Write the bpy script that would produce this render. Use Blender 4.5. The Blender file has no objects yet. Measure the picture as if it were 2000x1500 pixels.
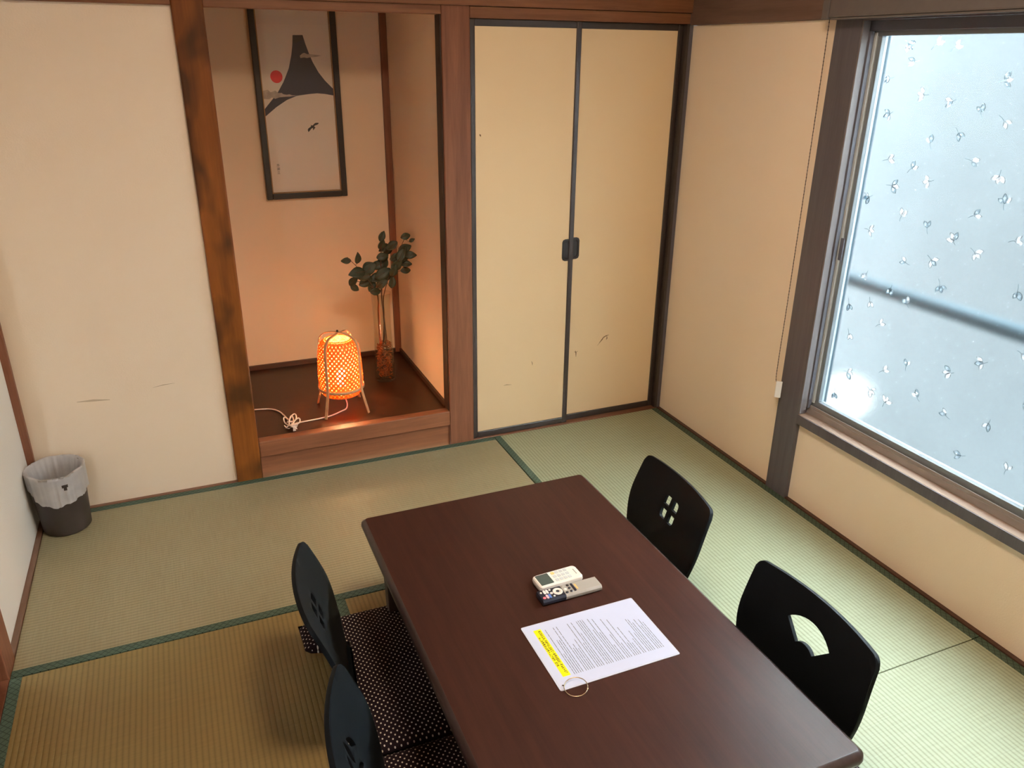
import bpy, bmesh, math, random
from mathutils import Vector, Matrix
from mathutils.geometry import delaunay_2d_cdt
random.seed(7)
scene = bpy.context.scene
C = scene.collection

# ---------------------------------------------------------------- camera, world, exposure
cam_d = bpy.data.cameras.new('camera')
cam = bpy.data.objects.new('camera', cam_d)
C.objects.link(cam)
cam.location = (-2.123, -3.0923, 1.662)
cam.rotation_euler = (1.1746, -0.01, -0.399)
cam_d.sensor_width = 36.0
cam_d.lens = 1541.3 / 2000 * 36.0
cam_d.clip_start = 0.02
scene.camera = cam

SKY = 60.0
world = bpy.data.worlds.new('world')
scene.world = world
world.use_nodes = True
bg = world.node_tree.nodes['Background']
bg.inputs[0].default_value = (0.86, 0.96, 1.0, 1)
bg.inputs[1].default_value = SKY

vs = scene.view_settings
vs.view_transform = 'Standard'
vs.look = 'None'
vs.gamma = 1.0
vs.use_curve_mapping = False
vs.exposure = 0.10
scene.cycles.use_denoising = True
scene.cycles.max_bounces = 8
scene.cycles.diffuse_bounces = 4
scene.cycles.glossy_bounces = 3
scene.cycles.transmission_bounces = 6
scene.cycles.transparent_max_bounces = 10
scene.cycles.adaptive_threshold = 0.02

# ---------------------------------------------------------------- helpers
def lin(c):
    return tuple(((v / 255) / 12.92 if v / 255 <= 0.04045 else ((v / 255 + 0.055) / 1.055) ** 2.4) for v in c) + (1,)

class NT:
    """small helper around a node tree"""
    def __init__(self, name):
        self.m = bpy.data.materials.new(name)
        self.m.use_nodes = True
        self.t = self.m.node_tree
        self.b = self.t.nodes['Principled BSDF']
        self.out = self.t.nodes['Material Output']
    def n(self, typ, **kw):
        nd = self.t.nodes.new(typ)
        for k, v in kw.items():
            setattr(nd, k, v)
        return nd
    def l(self, a, b):
        self.t.links.new(a, b)
    def math(self, op, a, b=None, c=None):
        nd = self.n('ShaderNodeMath', operation=op)
        for i, v in enumerate((a, b, c)):
            if v is None:
                continue
            if isinstance(v, (int, float)):
                nd.inputs[i].default_value = v
            else:
                self.l(v, nd.inputs[i])
        return nd.outputs[0]
    def mix(self, f, a, b):
        nd = self.n('ShaderNodeMix', data_type='RGBA')
        for i, v in ((0, f), (6, a), (7, b)):
            if isinstance(v, (int, float)):
                nd.inputs[i].default_value = v
            elif isinstance(v, tuple):
                nd.inputs[i].default_value = v
            else:
                self.l(v, nd.inputs[i])
        return nd.outputs[2]
    def coords(self, scale=(1, 1, 1), rot=(0, 0, 0), kind='Object'):
        tc = self.n('ShaderNodeTexCoord')
        mp = self.n('ShaderNodeMapping')
        mp.inputs['Scale'].default_value = scale
        mp.inputs['Rotation'].default_value = rot
        self.l(tc.outputs[kind], mp.inputs[0])
        return mp.outputs[0]
    def noise(self, vec, scale, detail=4, rough=0.55, dist=0.0):
        nd = self.n('ShaderNodeTexNoise')
        nd.inputs['Scale'].default_value = scale
        nd.inputs['Detail'].default_value = detail
        nd.inputs['Roughness'].default_value = rough
        nd.inputs['Distortion'].default_value = dist
        self.l(vec, nd.inputs['Vector'])
        return nd.outputs['Fac']
    def ramp(self, fac, stops):
        nd = self.n('ShaderNodeValToRGB')
        e = nd.color_ramp.elements
        while len(e) < len(stops):
            e.new(0.5)
        for el, (p, c) in zip(e, stops):
            el.position = p
            el.color = c
        self.l(fac, nd.inputs[0])
        return nd.outputs[0]
    def bump(self, h, strength, dist):
        nd = self.n('ShaderNodeBump')
        nd.inputs['Strength'].default_value = strength
        nd.inputs['Distance'].default_value = dist
        self.l(h, nd.inputs['Height'])
        self.l(nd.outputs[0], self.b.inputs['Normal'])
        return nd
    def set(self, color=None, rough=None, metal=None, spec=None, coat=None, coat_rough=None):
        b = self.b
        if color is not None:
            if isinstance(color, tuple):
                b.inputs['Base Color'].default_value = color
            else:
                self.l(color, b.inputs['Base Color'])
        if rough is not None:
            b.inputs['Roughness'].default_value = rough
        if metal is not None:
            b.inputs['Metallic'].default_value = metal
        if spec is not None:
            b.inputs['Specular IOR Level'].default_value = spec
        if coat is not None:
            b.inputs['Coat Weight'].default_value = coat
        if coat_rough is not None:
            b.inputs['Coat Roughness'].default_value = coat_rough
        return self

def plain(name, rgb, rough=0.5, metal=0.0, var=0.06, spec=None, coat=None, scale=30):
    m = NT(name)
    f = m.noise(m.coords(), scale, 3)
    c = lin(rgb)
    dk = tuple(v * (1 - var) for v in c[:3]) + (1,)
    lt = tuple(min(1, v * (1 + var)) for v in c[:3]) + (1,)
    m.set(m.ramp(f, [(0.3, dk), (0.7, lt)]), rough, metal, spec, coat)
    return m.m

def wood(name, dark, light, axis='z', rough=0.45, grain=26, blotch=0.0, blotch_col=(70, 38, 14), spec=0.5, coat=0.0):
    m = NT(name)
    s = {'x': (0.06, 1, 1), 'y': (1, 0.06, 1), 'z': (1, 1, 0.06)}[axis]
    v = m.coords(s)
    f = m.noise(v, grain, 6, 0.6, 0.6)
    f2 = m.noise(v, grain * 5, 3, 0.6)
    ff = m.math('ADD', m.math('MULTIPLY', f, 0.75), m.math('MULTIPLY', f2, 0.25))
    col = m.ramp(ff, [(0.32, lin(dark)), (0.68, lin(light))])
    if blotch > 0:
        b = m.noise(m.coords((1, 1, 0.55)), 7.0, 2, 0.5, 0.4)
        bf = m.ramp(b, [(0.46, (0, 0, 0, 1)), (0.62, (blotch, blotch, blotch, 1))])
        col = m.mix(bf, col, lin(blotch_col))
    m.set(col, rough, spec=spec, coat=coat, coat_rough=0.15)
    m.bump(ff, 0.12, 0.001)
    return m.m

def plaster(name, rgb, grain=170, strength=0.35):
    m = NT(name)
    v = m.coords()
    f = m.noise(v, grain, 3, 0.6)
    g = m.noise(v, 2.3, 2)
    c = lin(rgb)
    col = m.mix(m.math('MULTIPLY', g, 0.25), c, tuple(x * 0.86 for x in c[:3]) + (1,))
    m.set(col, 0.9, spec=0.15)
    m.bump(f, strength, 0.0015)
    return m.m

def tatami_mat_material(name, dark, light, along, faded, fade_amt):
    """rush weave: ribs along the mat's length, fine rush fibres across"""
    m = NT(name)
    tc = m.n('ShaderNodeTexCoord')
    sep = m.n('ShaderNodeSeparateXYZ')
    m.l(tc.outputs['Object'], sep.inputs[0])
    u, v = (sep.outputs[1], sep.outputs[0]) if along == 'x' else (sep.outputs[0], sep.outputs[1])
    rib = m.math('ABSOLUTE', m.math('SINE', m.math('MULTIPLY', u, math.pi / 0.0145)))
    ribp = m.math('POWER', rib, 0.55)
    fib = m.math('MULTIPLY_ADD', m.math('SINE', m.math('MULTIPLY', v, 2 * math.pi / 0.0045)), 0.5, 0.5)
    sc = (260, 9, 1) if along == 'x' else (9, 260, 1)
    n1 = m.noise(m.coords(sc), 1.0, 3, 0.6)
    n2 = m.noise(m.coords(), 3.0, 3, 0.6)
    f = m.math('ADD', m.math('MULTIPLY', ribp, 0.55), m.math('MULTIPLY', n1, 0.5))  # shade in the grooves between ribs put into the colour
    col = m.ramp(f, [(0.25, lin(dark)), (0.85, lin(light))])
    col = m.mix(m.math('MULTIPLY', n2, fade_amt), col, lin(faded))
    m.set(col, 0.5, spec=0.5)
    h = m.math('ADD', ribp, m.math('MULTIPLY', fib, 0.12))
    m.bump(h, 0.55, 0.0016)
    return m.m

def heri_material(name, base, line):
    """green cloth border with a dark crossing-diamond pattern"""
    m = NT(name)
    tc = m.n('ShaderNodeTexCoord')
    sep = m.n('ShaderNodeSeparateXYZ')
    m.l(tc.outputs['Object'], sep.inputs[0])
    a = m.math('MULTIPLY', m.math('ADD', sep.outputs[0], sep.outputs[1]), 1 / 0.021)
    b = m.math('MULTIPLY', m.math('SUBTRACT', sep.outputs[0], sep.outputs[1]), 1 / 0.021)
    la = m.math('LESS_THAN', m.math('ABSOLUTE', m.math('SUBTRACT', m.math('FRACT', a), 0.5)), 0.06)
    lb = m.math('LESS_THAN', m.math('ABSOLUTE', m.math('SUBTRACT', m.math('FRACT', b), 0.5)), 0.06)
    ln = m.math('MAXIMUM', la, lb)
    w = m.noise(m.coords(), 400, 2)
    col = m.mix(ln, m.mix(m.math('MULTIPLY', w, 0.5), lin(base), tuple(x * 0.7 for x in lin(base)[:3]) + (1,)), lin(line))
    m.set(col, 0.65, spec=0.3)
    m.bump(w, 0.25, 0.0006)
    return m.m

# ---- mesh helpers
def link(name, me, mat=None, parent=None, smooth=False):
    o = bpy.data.objects.new(name, me)
    C.objects.link(o)
    if mat is not None and len(me.materials) == 0:
        me.materials.append(mat)
    if parent is not None:
        o.parent = parent
    if smooth:
        for p in me.polygons:
            p.use_smooth = True
    return o

def from_bm(name, bm, mat=None, parent=None, smooth=False):
    me = bpy.data.meshes.new(name)
    bmesh.ops.recalc_face_normals(bm, faces=bm.faces)
    bm.to_mesh(me)
    bm.free()
    return link(name, me, mat, parent, smooth)

def bbox(bm, lo, hi):
    x0, y0, z0 = lo
    x1, y1, z1 = hi
    v = [bm.verts.new(p) for p in ((x0, y0, z0), (x1, y0, z0), (x1, y1, z0), (x0, y1, z0), (x0, y0, z1), (x1, y0, z1), (x1, y1, z1), (x0, y1, z1))]
    for f in ((0, 3, 2, 1), (4, 5, 6, 7), (0, 1, 5, 4), (1, 2, 6, 5), (2, 3, 7, 6), (3, 0, 4, 7)):
        bm.faces.new([v[i] for i in f])

def bevel(o, w=0.002, seg=2):
    md = o.modifiers.new('bevel', 'BEVEL')
    md.width = w
    md.segments = seg
    md.limit_method = 'ANGLE'
    md.angle_limit = math.radians(40)
    for p in o.data.polygons:
        p.use_smooth = False
    return o

def box(name, lo, hi, mat, parent=None, bev=0.002, origin=None):
    bm = bmesh.new()
    if origin is not None:
        lo = tuple(a - b for a, b in zip(lo, origin))
        hi = tuple(a - b for a, b in zip(hi, origin))
    bbox(bm, lo, hi)
    o = from_bm(name, bm, mat, parent)
    if origin is not None:
        o.location = origin
    if bev:
        bevel(o, bev)
    return o

def struct(o, label=None):
    o['kind'] = 'structure'
    if label:
        o['label'] = label
    return o

def tag(o, label, cat, group=None):
    o['label'] = label
    o['category'] = cat
    if group:
        o['group'] = group
    return o

def thing(name, label, cat, loc=(0, 0, 0), rotz=0, group=None):
    o = bpy.data.objects.new(name, None)
    o.empty_display_size = 0.1
    C.objects.link(o)
    o.location = loc
    o.rotation_euler = (0, 0, rotz)
    return tag(o, label, cat, group)

def tube(bm, pts, r, n=8, cap=True, rf=None):
    """tube along a polyline; rf(i) scales the radius"""
    pts = [Vector(p) for p in pts]
    rings = []
    up = Vector((0, 0, 1))
    prev = None
    for i, p in enumerate(pts):
        d = (pts[min(i + 1, len(pts) - 1)] - pts[max(i - 1, 0)]).normalized()
        if prev is None:
            a = d.cross(up)
            if a.length < 1e-4:
                a = d.cross(Vector((1, 0, 0)))
        else:
            a = prev - d * prev.dot(d)
            if a.length < 1e-5:
                a = d.cross(up)
        a.normalize()
        prev = a
        b = d.cross(a)
        rr = r * (rf(i) if rf else 1)
        rings.append([bm.verts.new(p + (a * math.cos(t) + b * math.sin(t)) * rr) for t in [2 * math.pi * k / n for k in range(n)]])
    for i in range(len(rings) - 1):
        for k in range(n):
            bm.faces.new((rings[i][k], rings[i][(k + 1) % n], rings[i + 1][(k + 1) % n], rings[i + 1][k]))
    if cap:
        bm.faces.new(rings[0][::-1])
        bm.faces.new(rings[-1])

def smooth_path(pts, sub=6):
    """Catmull-Rom through the points"""
    P = [Vector(p) for p in pts]
    P = [P[0] * 2 - P[1]] + P + [P[-1] * 2 - P[-2]]
    out = []
    for i in range(1, len(P) - 2):
        for k in range(sub):
            t = k / sub
            a, b, c, d = P[i - 1], P[i], P[i + 1], P[i + 2]
            out.append(0.5 * ((2 * b) + (c - a) * t + (2 * a - 5 * b + 4 * c - d) * t * t + (3 * b - a - 3 * c + d) * t ** 3))
    out.append(P[-2])
    return out

def lathe(bm, prof, n=32, close=False, cen=(0, 0, 0), wob=None):
    rings = []
    for j, (r, z) in enumerate(prof):
        ring = []
        for k in range(n):
            t = 2 * math.pi * k / n
            rr, zz = (r, z) if wob is None else wob(j, t, r, z)
            ring.append(bm.verts.new((cen[0] + rr * math.cos(t), cen[1] + rr * math.sin(t), cen[2] + zz)))
        rings.append(ring)
    for i in range(len(rings) - 1):
        for k in range(n):
            bm.faces.new((rings[i][k], rings[i][(k + 1) % n], rings[i + 1][(k + 1) % n], rings[i + 1][k]))
    return rings

def flat_poly(name, pts, mat, parent, to3, thick=None):
    """a flat printed shape: pts in 2-D, to3 maps to 3-D"""
    bm = bmesh.new()
    vv = [bm.verts.new(to3(p)) for p in pts]
    es = [bm.edges.new((vv[i], vv[(i + 1) % len(vv)])) for i in range(len(vv))]
    bmesh.ops.triangle_fill(bm, use_beauty=True, use_dissolve=False, edges=es)
    return from_bm(name, bm, mat, parent)

def rounded_rect(w, h, r, n=5, cx=0, cy=0):
    out = []
    for sx, sy, a0 in ((1, 1, 0), (-1, 1, 90), (-1, -1, 180), (1, -1, 270)):
        for k in range(n + 1):
            a = math.radians(a0 + 90 * k / n)
            out.append((cx + sx * (w / 2 - r) + r * math.cos(a), cy + sy * (h / 2 - r) + r * math.sin(a)))
    return out

def prism(name, pts, z0, z1, mat, parent=None, bev=0.0, smooth=False):
    bm = bmesh.new()
    lo = [bm.verts.new((x, y, z0)) for x, y in pts]
    hi = [bm.verts.new((x, y, z1)) for x, y in pts]
    bm.faces.new(lo[::-1])
    bm.faces.new(hi)
    n = len(pts)
    for i in range(n):
        bm.faces.new((lo[i], lo[(i + 1) % n], hi[(i + 1) % n], hi[i]))
    o = from_bm(name, bm, mat, parent)
    if bev:
        bevel(o, bev, 3)
    return o

# ---------------------------------------------------------------- materials
M = {}
M['wall'] = plaster('wall_paper_beige', (240, 222, 200))
M['wall_daylit'] = plaster('wall_paper_daylit', (248, 249, 248))  # left wall only: strong window daylight put into a whiter colour
M['wall_alcove'] = plaster('alcove_plaster', (226, 200, 172), 120, 0.2)
M['post_left'] = wood('post_wood_blotched', (102, 54, 17), (138, 78, 28), 'z', 0.5, 22, 0.8, (56, 30, 10), spec=0.2)
M['post'] = wood('post_wood', (102, 60, 40), (136, 88, 62), 'z', 0.5, 30, spec=0.25)
M['beam'] = wood('beam_wood_x', (104, 64, 40), (136, 90, 60), 'x', 0.5, 30, spec=0.25)
M['beam_y'] = wood('beam_wood_y', (88, 66, 54), (116, 90, 76), 'y', 0.5, 30)
M['dark_post'] = wood('window_post_wood', (78, 74, 80), (96, 92, 98), 'z', 0.4, 34)  # greyed: haze around the window put into the wood colour
M['step'] = wood('alcove_step_wood', (104, 58, 32), (138, 84, 52), 'x', 0.48, 24)
M['alcove_floor'] = wood('alcove_floor_wood', (46, 21, 8), (60, 30, 12), 'x', 0.36, 18, spec=0.35)
M['dark_trim'] = wood('dark_trim_wood', (58, 34, 22), (80, 50, 34), 'x', 0.45, 30)
M['shade_trim'] = wood('alcove_post_side_shade', (40, 26, 18), (56, 38, 28), 'z', 0.5, 30)  # shade on the post's alcove side put into the colour
M['base_x'] = wood('base_strip_wood_x', (98, 62, 42), (128, 86, 62), 'x', 0.5, 34)
M['base_y'] = wood('base_strip_wood_y', (92, 64, 46), (118, 86, 66), 'y', 0.5, 34)
M['sill'] = wood('sill_wood', (120, 98, 84), (150, 126, 110), 'y', 0.4, 36)
M['jamb'] = wood('window_jamb_wood', (98, 92, 94), (118, 110, 110), 'z', 0.45, 36)
M['ceiling'] = wood('ceiling_boards', (150, 116, 84), (178, 144, 108), 'x', 0.6, 18)
M['door_wood'] = wood('sliding_door_wood', (78, 40, 22), (104, 58, 34), 'z', 0.45, 24)
M['fusuma'] = plaster('fusuma_paper', (238, 212, 174), 260, 0.12)
M['lacquer'] = plain('fusuma_frame_lacquer', (58, 48, 44), 0.38, var=0.08)
M['pull'] = plain('door_pull_iron', (44, 38, 36), 0.4, 0.4)
M['tear'] = plain('torn_paper_mark', (120, 90, 62), 0.9)
M['scuff'] = plain('scuff_mark', (196, 174, 148), 0.9)
M['alu'] = plain('window_aluminium', (150, 142, 138), 0.4, 0.2, 0.03)
M['alu_dark'] = plain('window_track_aluminium', (100, 100, 108), 0.42, 0.2, 0.03)
M['alu_sheen'] = plain('window_aluminium_sheen', (206, 212, 214), 0.35, 0.25, 0.02)  # reflection of the bright pane put into a paler metal colour
M['sash'] = plain('sash_aluminium_bronze', (124, 130, 136), 0.4, 0.2, 0.03)
M['rush_a'] = tatami_mat_material('tatami_rush_back', (114, 108, 80), (154, 149, 121), 'x', (158, 136, 98), 0.4)
M['rush_b'] = tatami_mat_material('tatami_rush_right', (116, 122, 96), (164, 172, 146), 'y', (156, 146, 108), 0.25)  # lighter than the other mats: window light put into the colour
M['rush_c'] = tatami_mat_material('tatami_rush_left', (96, 81, 45), (132, 113, 68), 'y', (126, 101, 52), 0.45)  # darker: table shadow and distance from the window put into the colour
M['heri'] = heri_material('tatami_border_cloth', (76, 94, 78), (36, 50, 40))
M['table'] = wood('table_walnut', (42, 20, 15), (57, 30, 22), 'y', 0.38, 46, spec=0.15)
M['table_edge'] = wood('table_edge_dark', (42, 28, 26), (58, 42, 38), 'y', 0.35, 40)
M['black'] = plain('black_lacquer_plywood', (17, 20, 23), 0.5, var=0.05, spec=0.07)
M['paper'] = plain('sheet_paper', (198, 206, 234), 0.3, var=0.01)
M['laminate'] = plain('laminate_film', (204, 210, 232), 0.18, var=0.01)
M['ink'] = plain('printed_ink', (110, 112, 128), 0.5)
M['ink_dark'] = plain('printed_heading_ink', (60, 56, 20), 0.5)
M['yellow'] = plain('yellow_highlight', (232, 224, 10), 0.4, var=0.02)
M['steel'] = plain('ring_steel', (196, 178, 150), 0.25, 0.9, 0.03)
M['white_plastic'] = plain('white_plastic', (236, 232, 228), 0.35, var=0.01)
M['grey_key'] = plain('pale_grey_keys', (196, 202, 206), 0.45, var=0.02)
M['lcd'] = plain('lcd_screen', (70, 80, 76), 0.15, var=0.03)
M['navy'] = plain('navy_black_plastic', (30, 32, 44), 0.35)
M['silver'] = plain('silver_plastic', (190, 187, 182), 0.35, 0.35, 0.02)
M['red_key'] = plain('red_key', (224, 110, 124), 0.4)
M['pink_key'] = plain('pink_key', (238, 200, 216), 0.4)
M['blue_key'] = plain('blue_key', (88, 118, 186), 0.4)
M['gold_key'] = plain('amber_key', (226, 190, 120), 0.4)
M['bamboo'] = wood('lamp_bamboo_strip', (176, 134, 92), (206, 168, 126), 'z', 0.5, 60)
M['bin'] = plain('bin_brown_plastic', (62, 50, 46), 0.45)
M['frame'] = plain('picture_frame_black', (40, 30, 22), 0.4)
M['gold_line'] = plain('picture_frame_gold_lip', (150, 112, 70), 0.4, 0.4)
M['print_paper'] = plain('print_paper', (214, 198, 182), 0.6, var=0.03, scale=4)
M['print_navy'] = plain('print_navy', (46, 40, 56), 0.6, var=0.15, scale=6)
M['print_dark'] = plain('print_dark', (50, 38, 36), 0.6)
M['print_red'] = plain('print_red', (204, 18, 16), 0.6, var=0.1, scale=20)
M['print_cloud'] = plain('print_cloud', (168, 152, 138), 0.6, var=0.25, scale=40)
M['print_black'] = plain('print_black', (26, 18, 16), 0.6)
M['leaf'] = plain('eucalyptus_leaf', (54, 62, 42), 0.5, var=0.25, scale=18)
M['stem'] = plain('eucalyptus_stem', (92, 60, 36), 0.6)
M['bark'] = plain('dried_bark_chips', (150, 84, 40), 0.8, var=0.4, scale=60)
M['cable'] = plain('white_cable', (238, 220, 206), 0.4, var=0.02)
M['blind'] = plain('roller_blind_grey', (98, 92, 90), 0.5)
M['cord'] = plain('bead_cord_brown', (70, 54, 48), 0.5)
M['outside'] = plain('outside_wall_render', (44, 47, 50), 0.9, var=0.05, scale=2)
M['rail'] = plain('outside_rail_paint', (30, 44, 52), 0.7, spec=0.1)
M['ground'] = plain('outside_concrete', (52, 55, 58), 0.9)

def make_dots():
    m = NT('dotted_cushion_cotton')
    tc = m.n('ShaderNodeTexCoord')
    sep = m.n('ShaderNodeSeparateXYZ')
    m.l(tc.outputs['Object'], sep.inputs[0])
    p = 0.0165
    def dots(ox, oy):
        fx = m.math('SUBTRACT', m.math('FRACT', m.math('ADD', m.math('MULTIPLY', sep.outputs[0], 1 / p), ox)), 0.5)
        fy = m.math('SUBTRACT', m.math('FRACT', m.math('ADD', m.math('MULTIPLY', sep.outputs[1], 1 / (p * 1.15)), oy)), 0.5)
        return m.math('ADD', m.math('MULTIPLY', fx, fx), m.math('MULTIPLY', fy, fy))
    d = m.math('MINIMUM', dots(0, 0), dots(0.5, 0.5))
    on = m.math('LESS_THAN', d, 0.016)
    col = m.mix(on, lin((30, 20, 24)), lin((200, 190, 180)))
    m.set(col, 0.9, spec=0.1)
    m.bump(m.noise(m.coords(), 500, 2), 0.3, 0.0006)
    return m.m
M['dots'] = make_dots()

def frosted(name, tint, rough, sand=0.01):
    m = NT(name)
    t = m.t
    t.nodes.remove(m.b)
    n = m.noise(m.coords(), 5, 2)
    colr = m.ramp(n, [(0.3, tuple(v * 0.97 for v in tint) + (1,)), (0.7, tuple(tint) + (1,))])
    rf = m.n('ShaderNodeBsdfRefraction')
    rf.inputs['Roughness'].default_value = rough
    rf.inputs['IOR'].default_value = 1.17
    tl = m.n('ShaderNodeBsdfTranslucent')
    gl = m.n('ShaderNodeBsdfGlossy')
    gl.inputs['Roughness'].default_value = 0.35
    m.l(colr, rf.inputs['Color'])
    m.l(colr, tl.inputs['Color'])
    m1 = m.n('ShaderNodeMixShader')
    m1.inputs[0].default_value = sand
    m.l(rf.outputs[0], m1.inputs[1])
    m.l(tl.outputs[0], m1.inputs[2])
    m2 = m.n('ShaderNodeMixShader')
    m2.inputs[0].default_value = 0.05
    m.l(m1.outputs[0], m2.inputs[1])
    m.l(gl.outputs[0], m2.inputs[2])
    m.l(m2.outputs[0], m.out.inputs[0])
    return m.m
M['pane'] = frosted('frosted_glass', (0.80, 0.835, 0.835), 0.27)
M['leaf_light'] = frosted('etched_leaf_bright', (1.0, 1.0, 1.0), 0.26, 0.02)  # clear tint stands in for leaf facets refracting bright sky
M['leaf_dark'] = frosted('etched_leaf_shaded', (0.60, 0.67, 0.70), 0.26)  # darker tint stands in for leaf facets that miss the sky

def clear_glass(name, tint=(1, 1, 1), refl=0.08, rough=0.0):
    """thin clear glazing: see-through with a mirror sheen"""
    m = NT(name)
    m.t.nodes.remove(m.b)
    tr = m.n('ShaderNodeBsdfTransparent')
    tr.inputs[0].default_value = tint + (1,)
    gl = m.n('ShaderNodeBsdfGlossy')
    gl.inputs['Roughness'].default_value = rough
    lwt = m.n('ShaderNodeLayerWeight')
    lwt.inputs[0].default_value = 0.5
    mx = m.n('ShaderNodeMixShader')
    m.l(m.math('MULTIPLY_ADD', m.math('POWER', lwt.outputs['Facing'], 4.0), 0.55, refl * 0.5), mx.inputs[0])
    m.l(tr.outputs[0], mx.inputs[1])
    m.l(gl.outputs[0], mx.inputs[2])
    m.l(mx.outputs[0], m.out.inputs[0])
    return m.m
M['picture_glass'] = clear_glass('picture_glass', (1, 1, 1), 0.035, 0.01)
M['vase_glass'] = clear_glass('vase_glass', (0.93, 0.93, 0.9), 0.10, 0.0)

def emitter(name, rgb, strength):
    m = NT(name)
    m.t.nodes.remove(m.b)
    e = m.n('ShaderNodeEmission')
    e.inputs[0].default_value = rgb + (1,)
    e.inputs[1].default_value = strength
    m.l(e.outputs[0], m.out.inputs[0])
    return m.m
M['bulb'] = emitter('lamp_bulb_glow', (1.0, 0.60, 0.27), 1250)
M['globe'] = emitter('added_globe_glow', (0.92, 0.98, 1.0), 3.2)
M['ceiling_glow'] = emitter('added_ceiling_glow', (1.0, 0.79, 0.58), 56.0)

def weave_mat():
    m = NT('woven_bamboo_skin')
    b = m.b
    m.set(m.ramp(m.noise(m.coords(), 90, 3), [(0.3, lin((184, 118, 54))), (0.7, lin((208, 142, 74)))]), 0.55, spec=0.3)
    tl = m.n('ShaderNodeBsdfTranslucent')
    tl.inputs[0].default_value = lin((244, 150, 40))
    mx = m.n('ShaderNodeMixShader')
    mx.inputs[0].default_value = 0.36
    m.l(b.outputs[0], mx.inputs[1])
    m.l(tl.outputs[0], mx.inputs[2])
    m.l(mx.outputs[0], m.out.inputs[0])
    return m.m
M['weave'] = weave_mat()

def bag_mat():
    m = NT('white_bin_bag_film')
    b = m.b
    m.set(m.ramp(m.noise(m.coords(), 25, 3), [(0.3, lin((226, 227, 234))), (0.7, lin((248, 248, 252)))]), 0.35, spec=0.5)
    tr = m.n('ShaderNodeBsdfTranslucent')
    tr.inputs[0].default_value = (0.8, 0.8, 0.82, 1)
    tp = m.n('ShaderNodeBsdfTransparent')
    mx = m.n('ShaderNodeMixShader')
    mx.inputs[0].default_value = 0.35
    m.l(b.outputs[0], mx.inputs[1])
    m.l(tr.outputs[0], mx.inputs[2])
    mx2 = m.n('ShaderNodeMixShader')
    mx2.inputs[0].default_value = 0.14
    m.l(mx.outputs[0], mx2.inputs[1])
    m.l(tp.outputs[0], mx2.inputs[2])
    m.l(mx2.outputs[0], m.out.inputs[0])
    return m.m
M['bag'] = bag_mat()

# ================================================================ THE ROOM
XL, XR = -2.747, 0.0          # tatami extents
YB, YF = 0.0, -3.70
ZC = 2.36                     # ceiling
ZK = 1.795                    # underside of the lintels

# ---- floor with six tatami mats
floor = struct(box('floor', (-2.95, -3.9, -0.12), (0.14, 0.02, -0.056), M['ground'], bev=0))
mats = [  # x0, x1, y0, y1, long axis, material
    (-2.747, -0.895, -0.925, 0.0, 'x', 'rush_a'),
    (-0.893, 0.0, -1.852, 0.0, 'y', 'rush_b'),
    (-0.893, 0.0, -3.70, -1.854, 'y', 'rush_b'),
    (-2.747, -1.822, -2.775, -0.927, 'y', 'rush_c'),
    (-1.820, -0.895, -2.775, -0.927, 'y', 'rush_c'),
    (-2.747, -0.895, -3.70, -2.777, 'x', 'rush_a')]
for x0, x1, y0, y1, ax, mt in mats:
    cx, cy = (x0 + x1) / 2, (y0 + y1) / 2
    o = box('tatami_mat', (x0 + .0006, y0 + .0006, -0.055), (x1 - .0006, y1 - .0006, 0.0), M[mt], floor, 0.0015, (cx, cy, 0))
    hw = 0.031
    if ax == 'x':
        bs = (((x0, y0), (x1, y0 + hw)), ((x0, y1 - hw), (x1, y1)))
    else:
        bs = (((x0, y0), (x0 + hw, y1)), ((x1 - hw, y0), (x1, y1)))
    for (a, b), (c, d) in bs:
        box('border', (a - cx + .0003, b - cy + .0003, -0.050), (c - cx - .0003, d - cy - .0003, 0.0016), M['heri'], o, 0.0008)

# ---- ceiling
ceil = struct(box('ceiling', (-2.95, -3.9, ZC), (0.14, 0.96, ZC + 0.05), M['ceiling'], bev=0))

# ---- back wall: left plaster field
struct(box('wall_back', (-2.79, 0.018, -0.05), (-2.04, 0.12, 1.80), M['wall'], bev=0))
struct(box('wall_upper_back', (-2.79, 0.018, 1.84), (0.02, 0.10, ZC), M['wall'], bev=0))
wall_scuff = []
for (xa, za), (xb, zb), w in (((-2.564, .445), (-2.453, .437), .005), ((-2.30, .463), (-2.22, .47), .002)):
    bm = bmesh.new()
    tube(bm, [(xa, 0.0178, za), ((xa + xb) / 2, 0.0176, (za + zb) / 2 + .002), (xb, 0.0178, zb)], w, 6, True, lambda i: (0.25, 1, 0.25)[i])
    for v in bm.verts:
        v.co.y = 0.0178 + (v.co.y - 0.0178) * 0.05
    from_bm('scuff_mark', bm, M['scuff'], bpy.data.objects['wall_back'])

# posts and lintels of the alcove
struct(box('trim_1', (-2.043, 0.0, -0.05), (-1.941, 0.12, ZC), M['post_left'], bev=0.006))
struct(box('trim_2', (-1.107, 0.0, -0.05), (-0.993, 0.072, ZC), M['post'], bev=0.004))
struct(box('trim_3', (-1.941, 0.004, 1.797), (-1.107, 0.06, 1.95), M['beam'], bev=0.002))
# lintel over the left wall field
struct(box('trim_4', (-2.79, -0.004, 1.800), (-2.043, 0.06, 1.95), M['beam'], bev=0.002))
# fusuma lintel and moulding above it
struct(box('trim_5', (-0.993, 0.0, 1.786), (0.0, 0.07, 1.826), M['beam'], bev=0.0015))
struct(box('trim_6', (-2.043 + .102, -0.012, 1.828), (0.0, 0.05, 1.93), M['beam'], bev=0.002))
# corner strip of the left wall
struct(box('trim_7', (-2.772, -0.004, -0.02), (-2.742, 0.03, 1.80), M['post'], bev=0.002))
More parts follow.
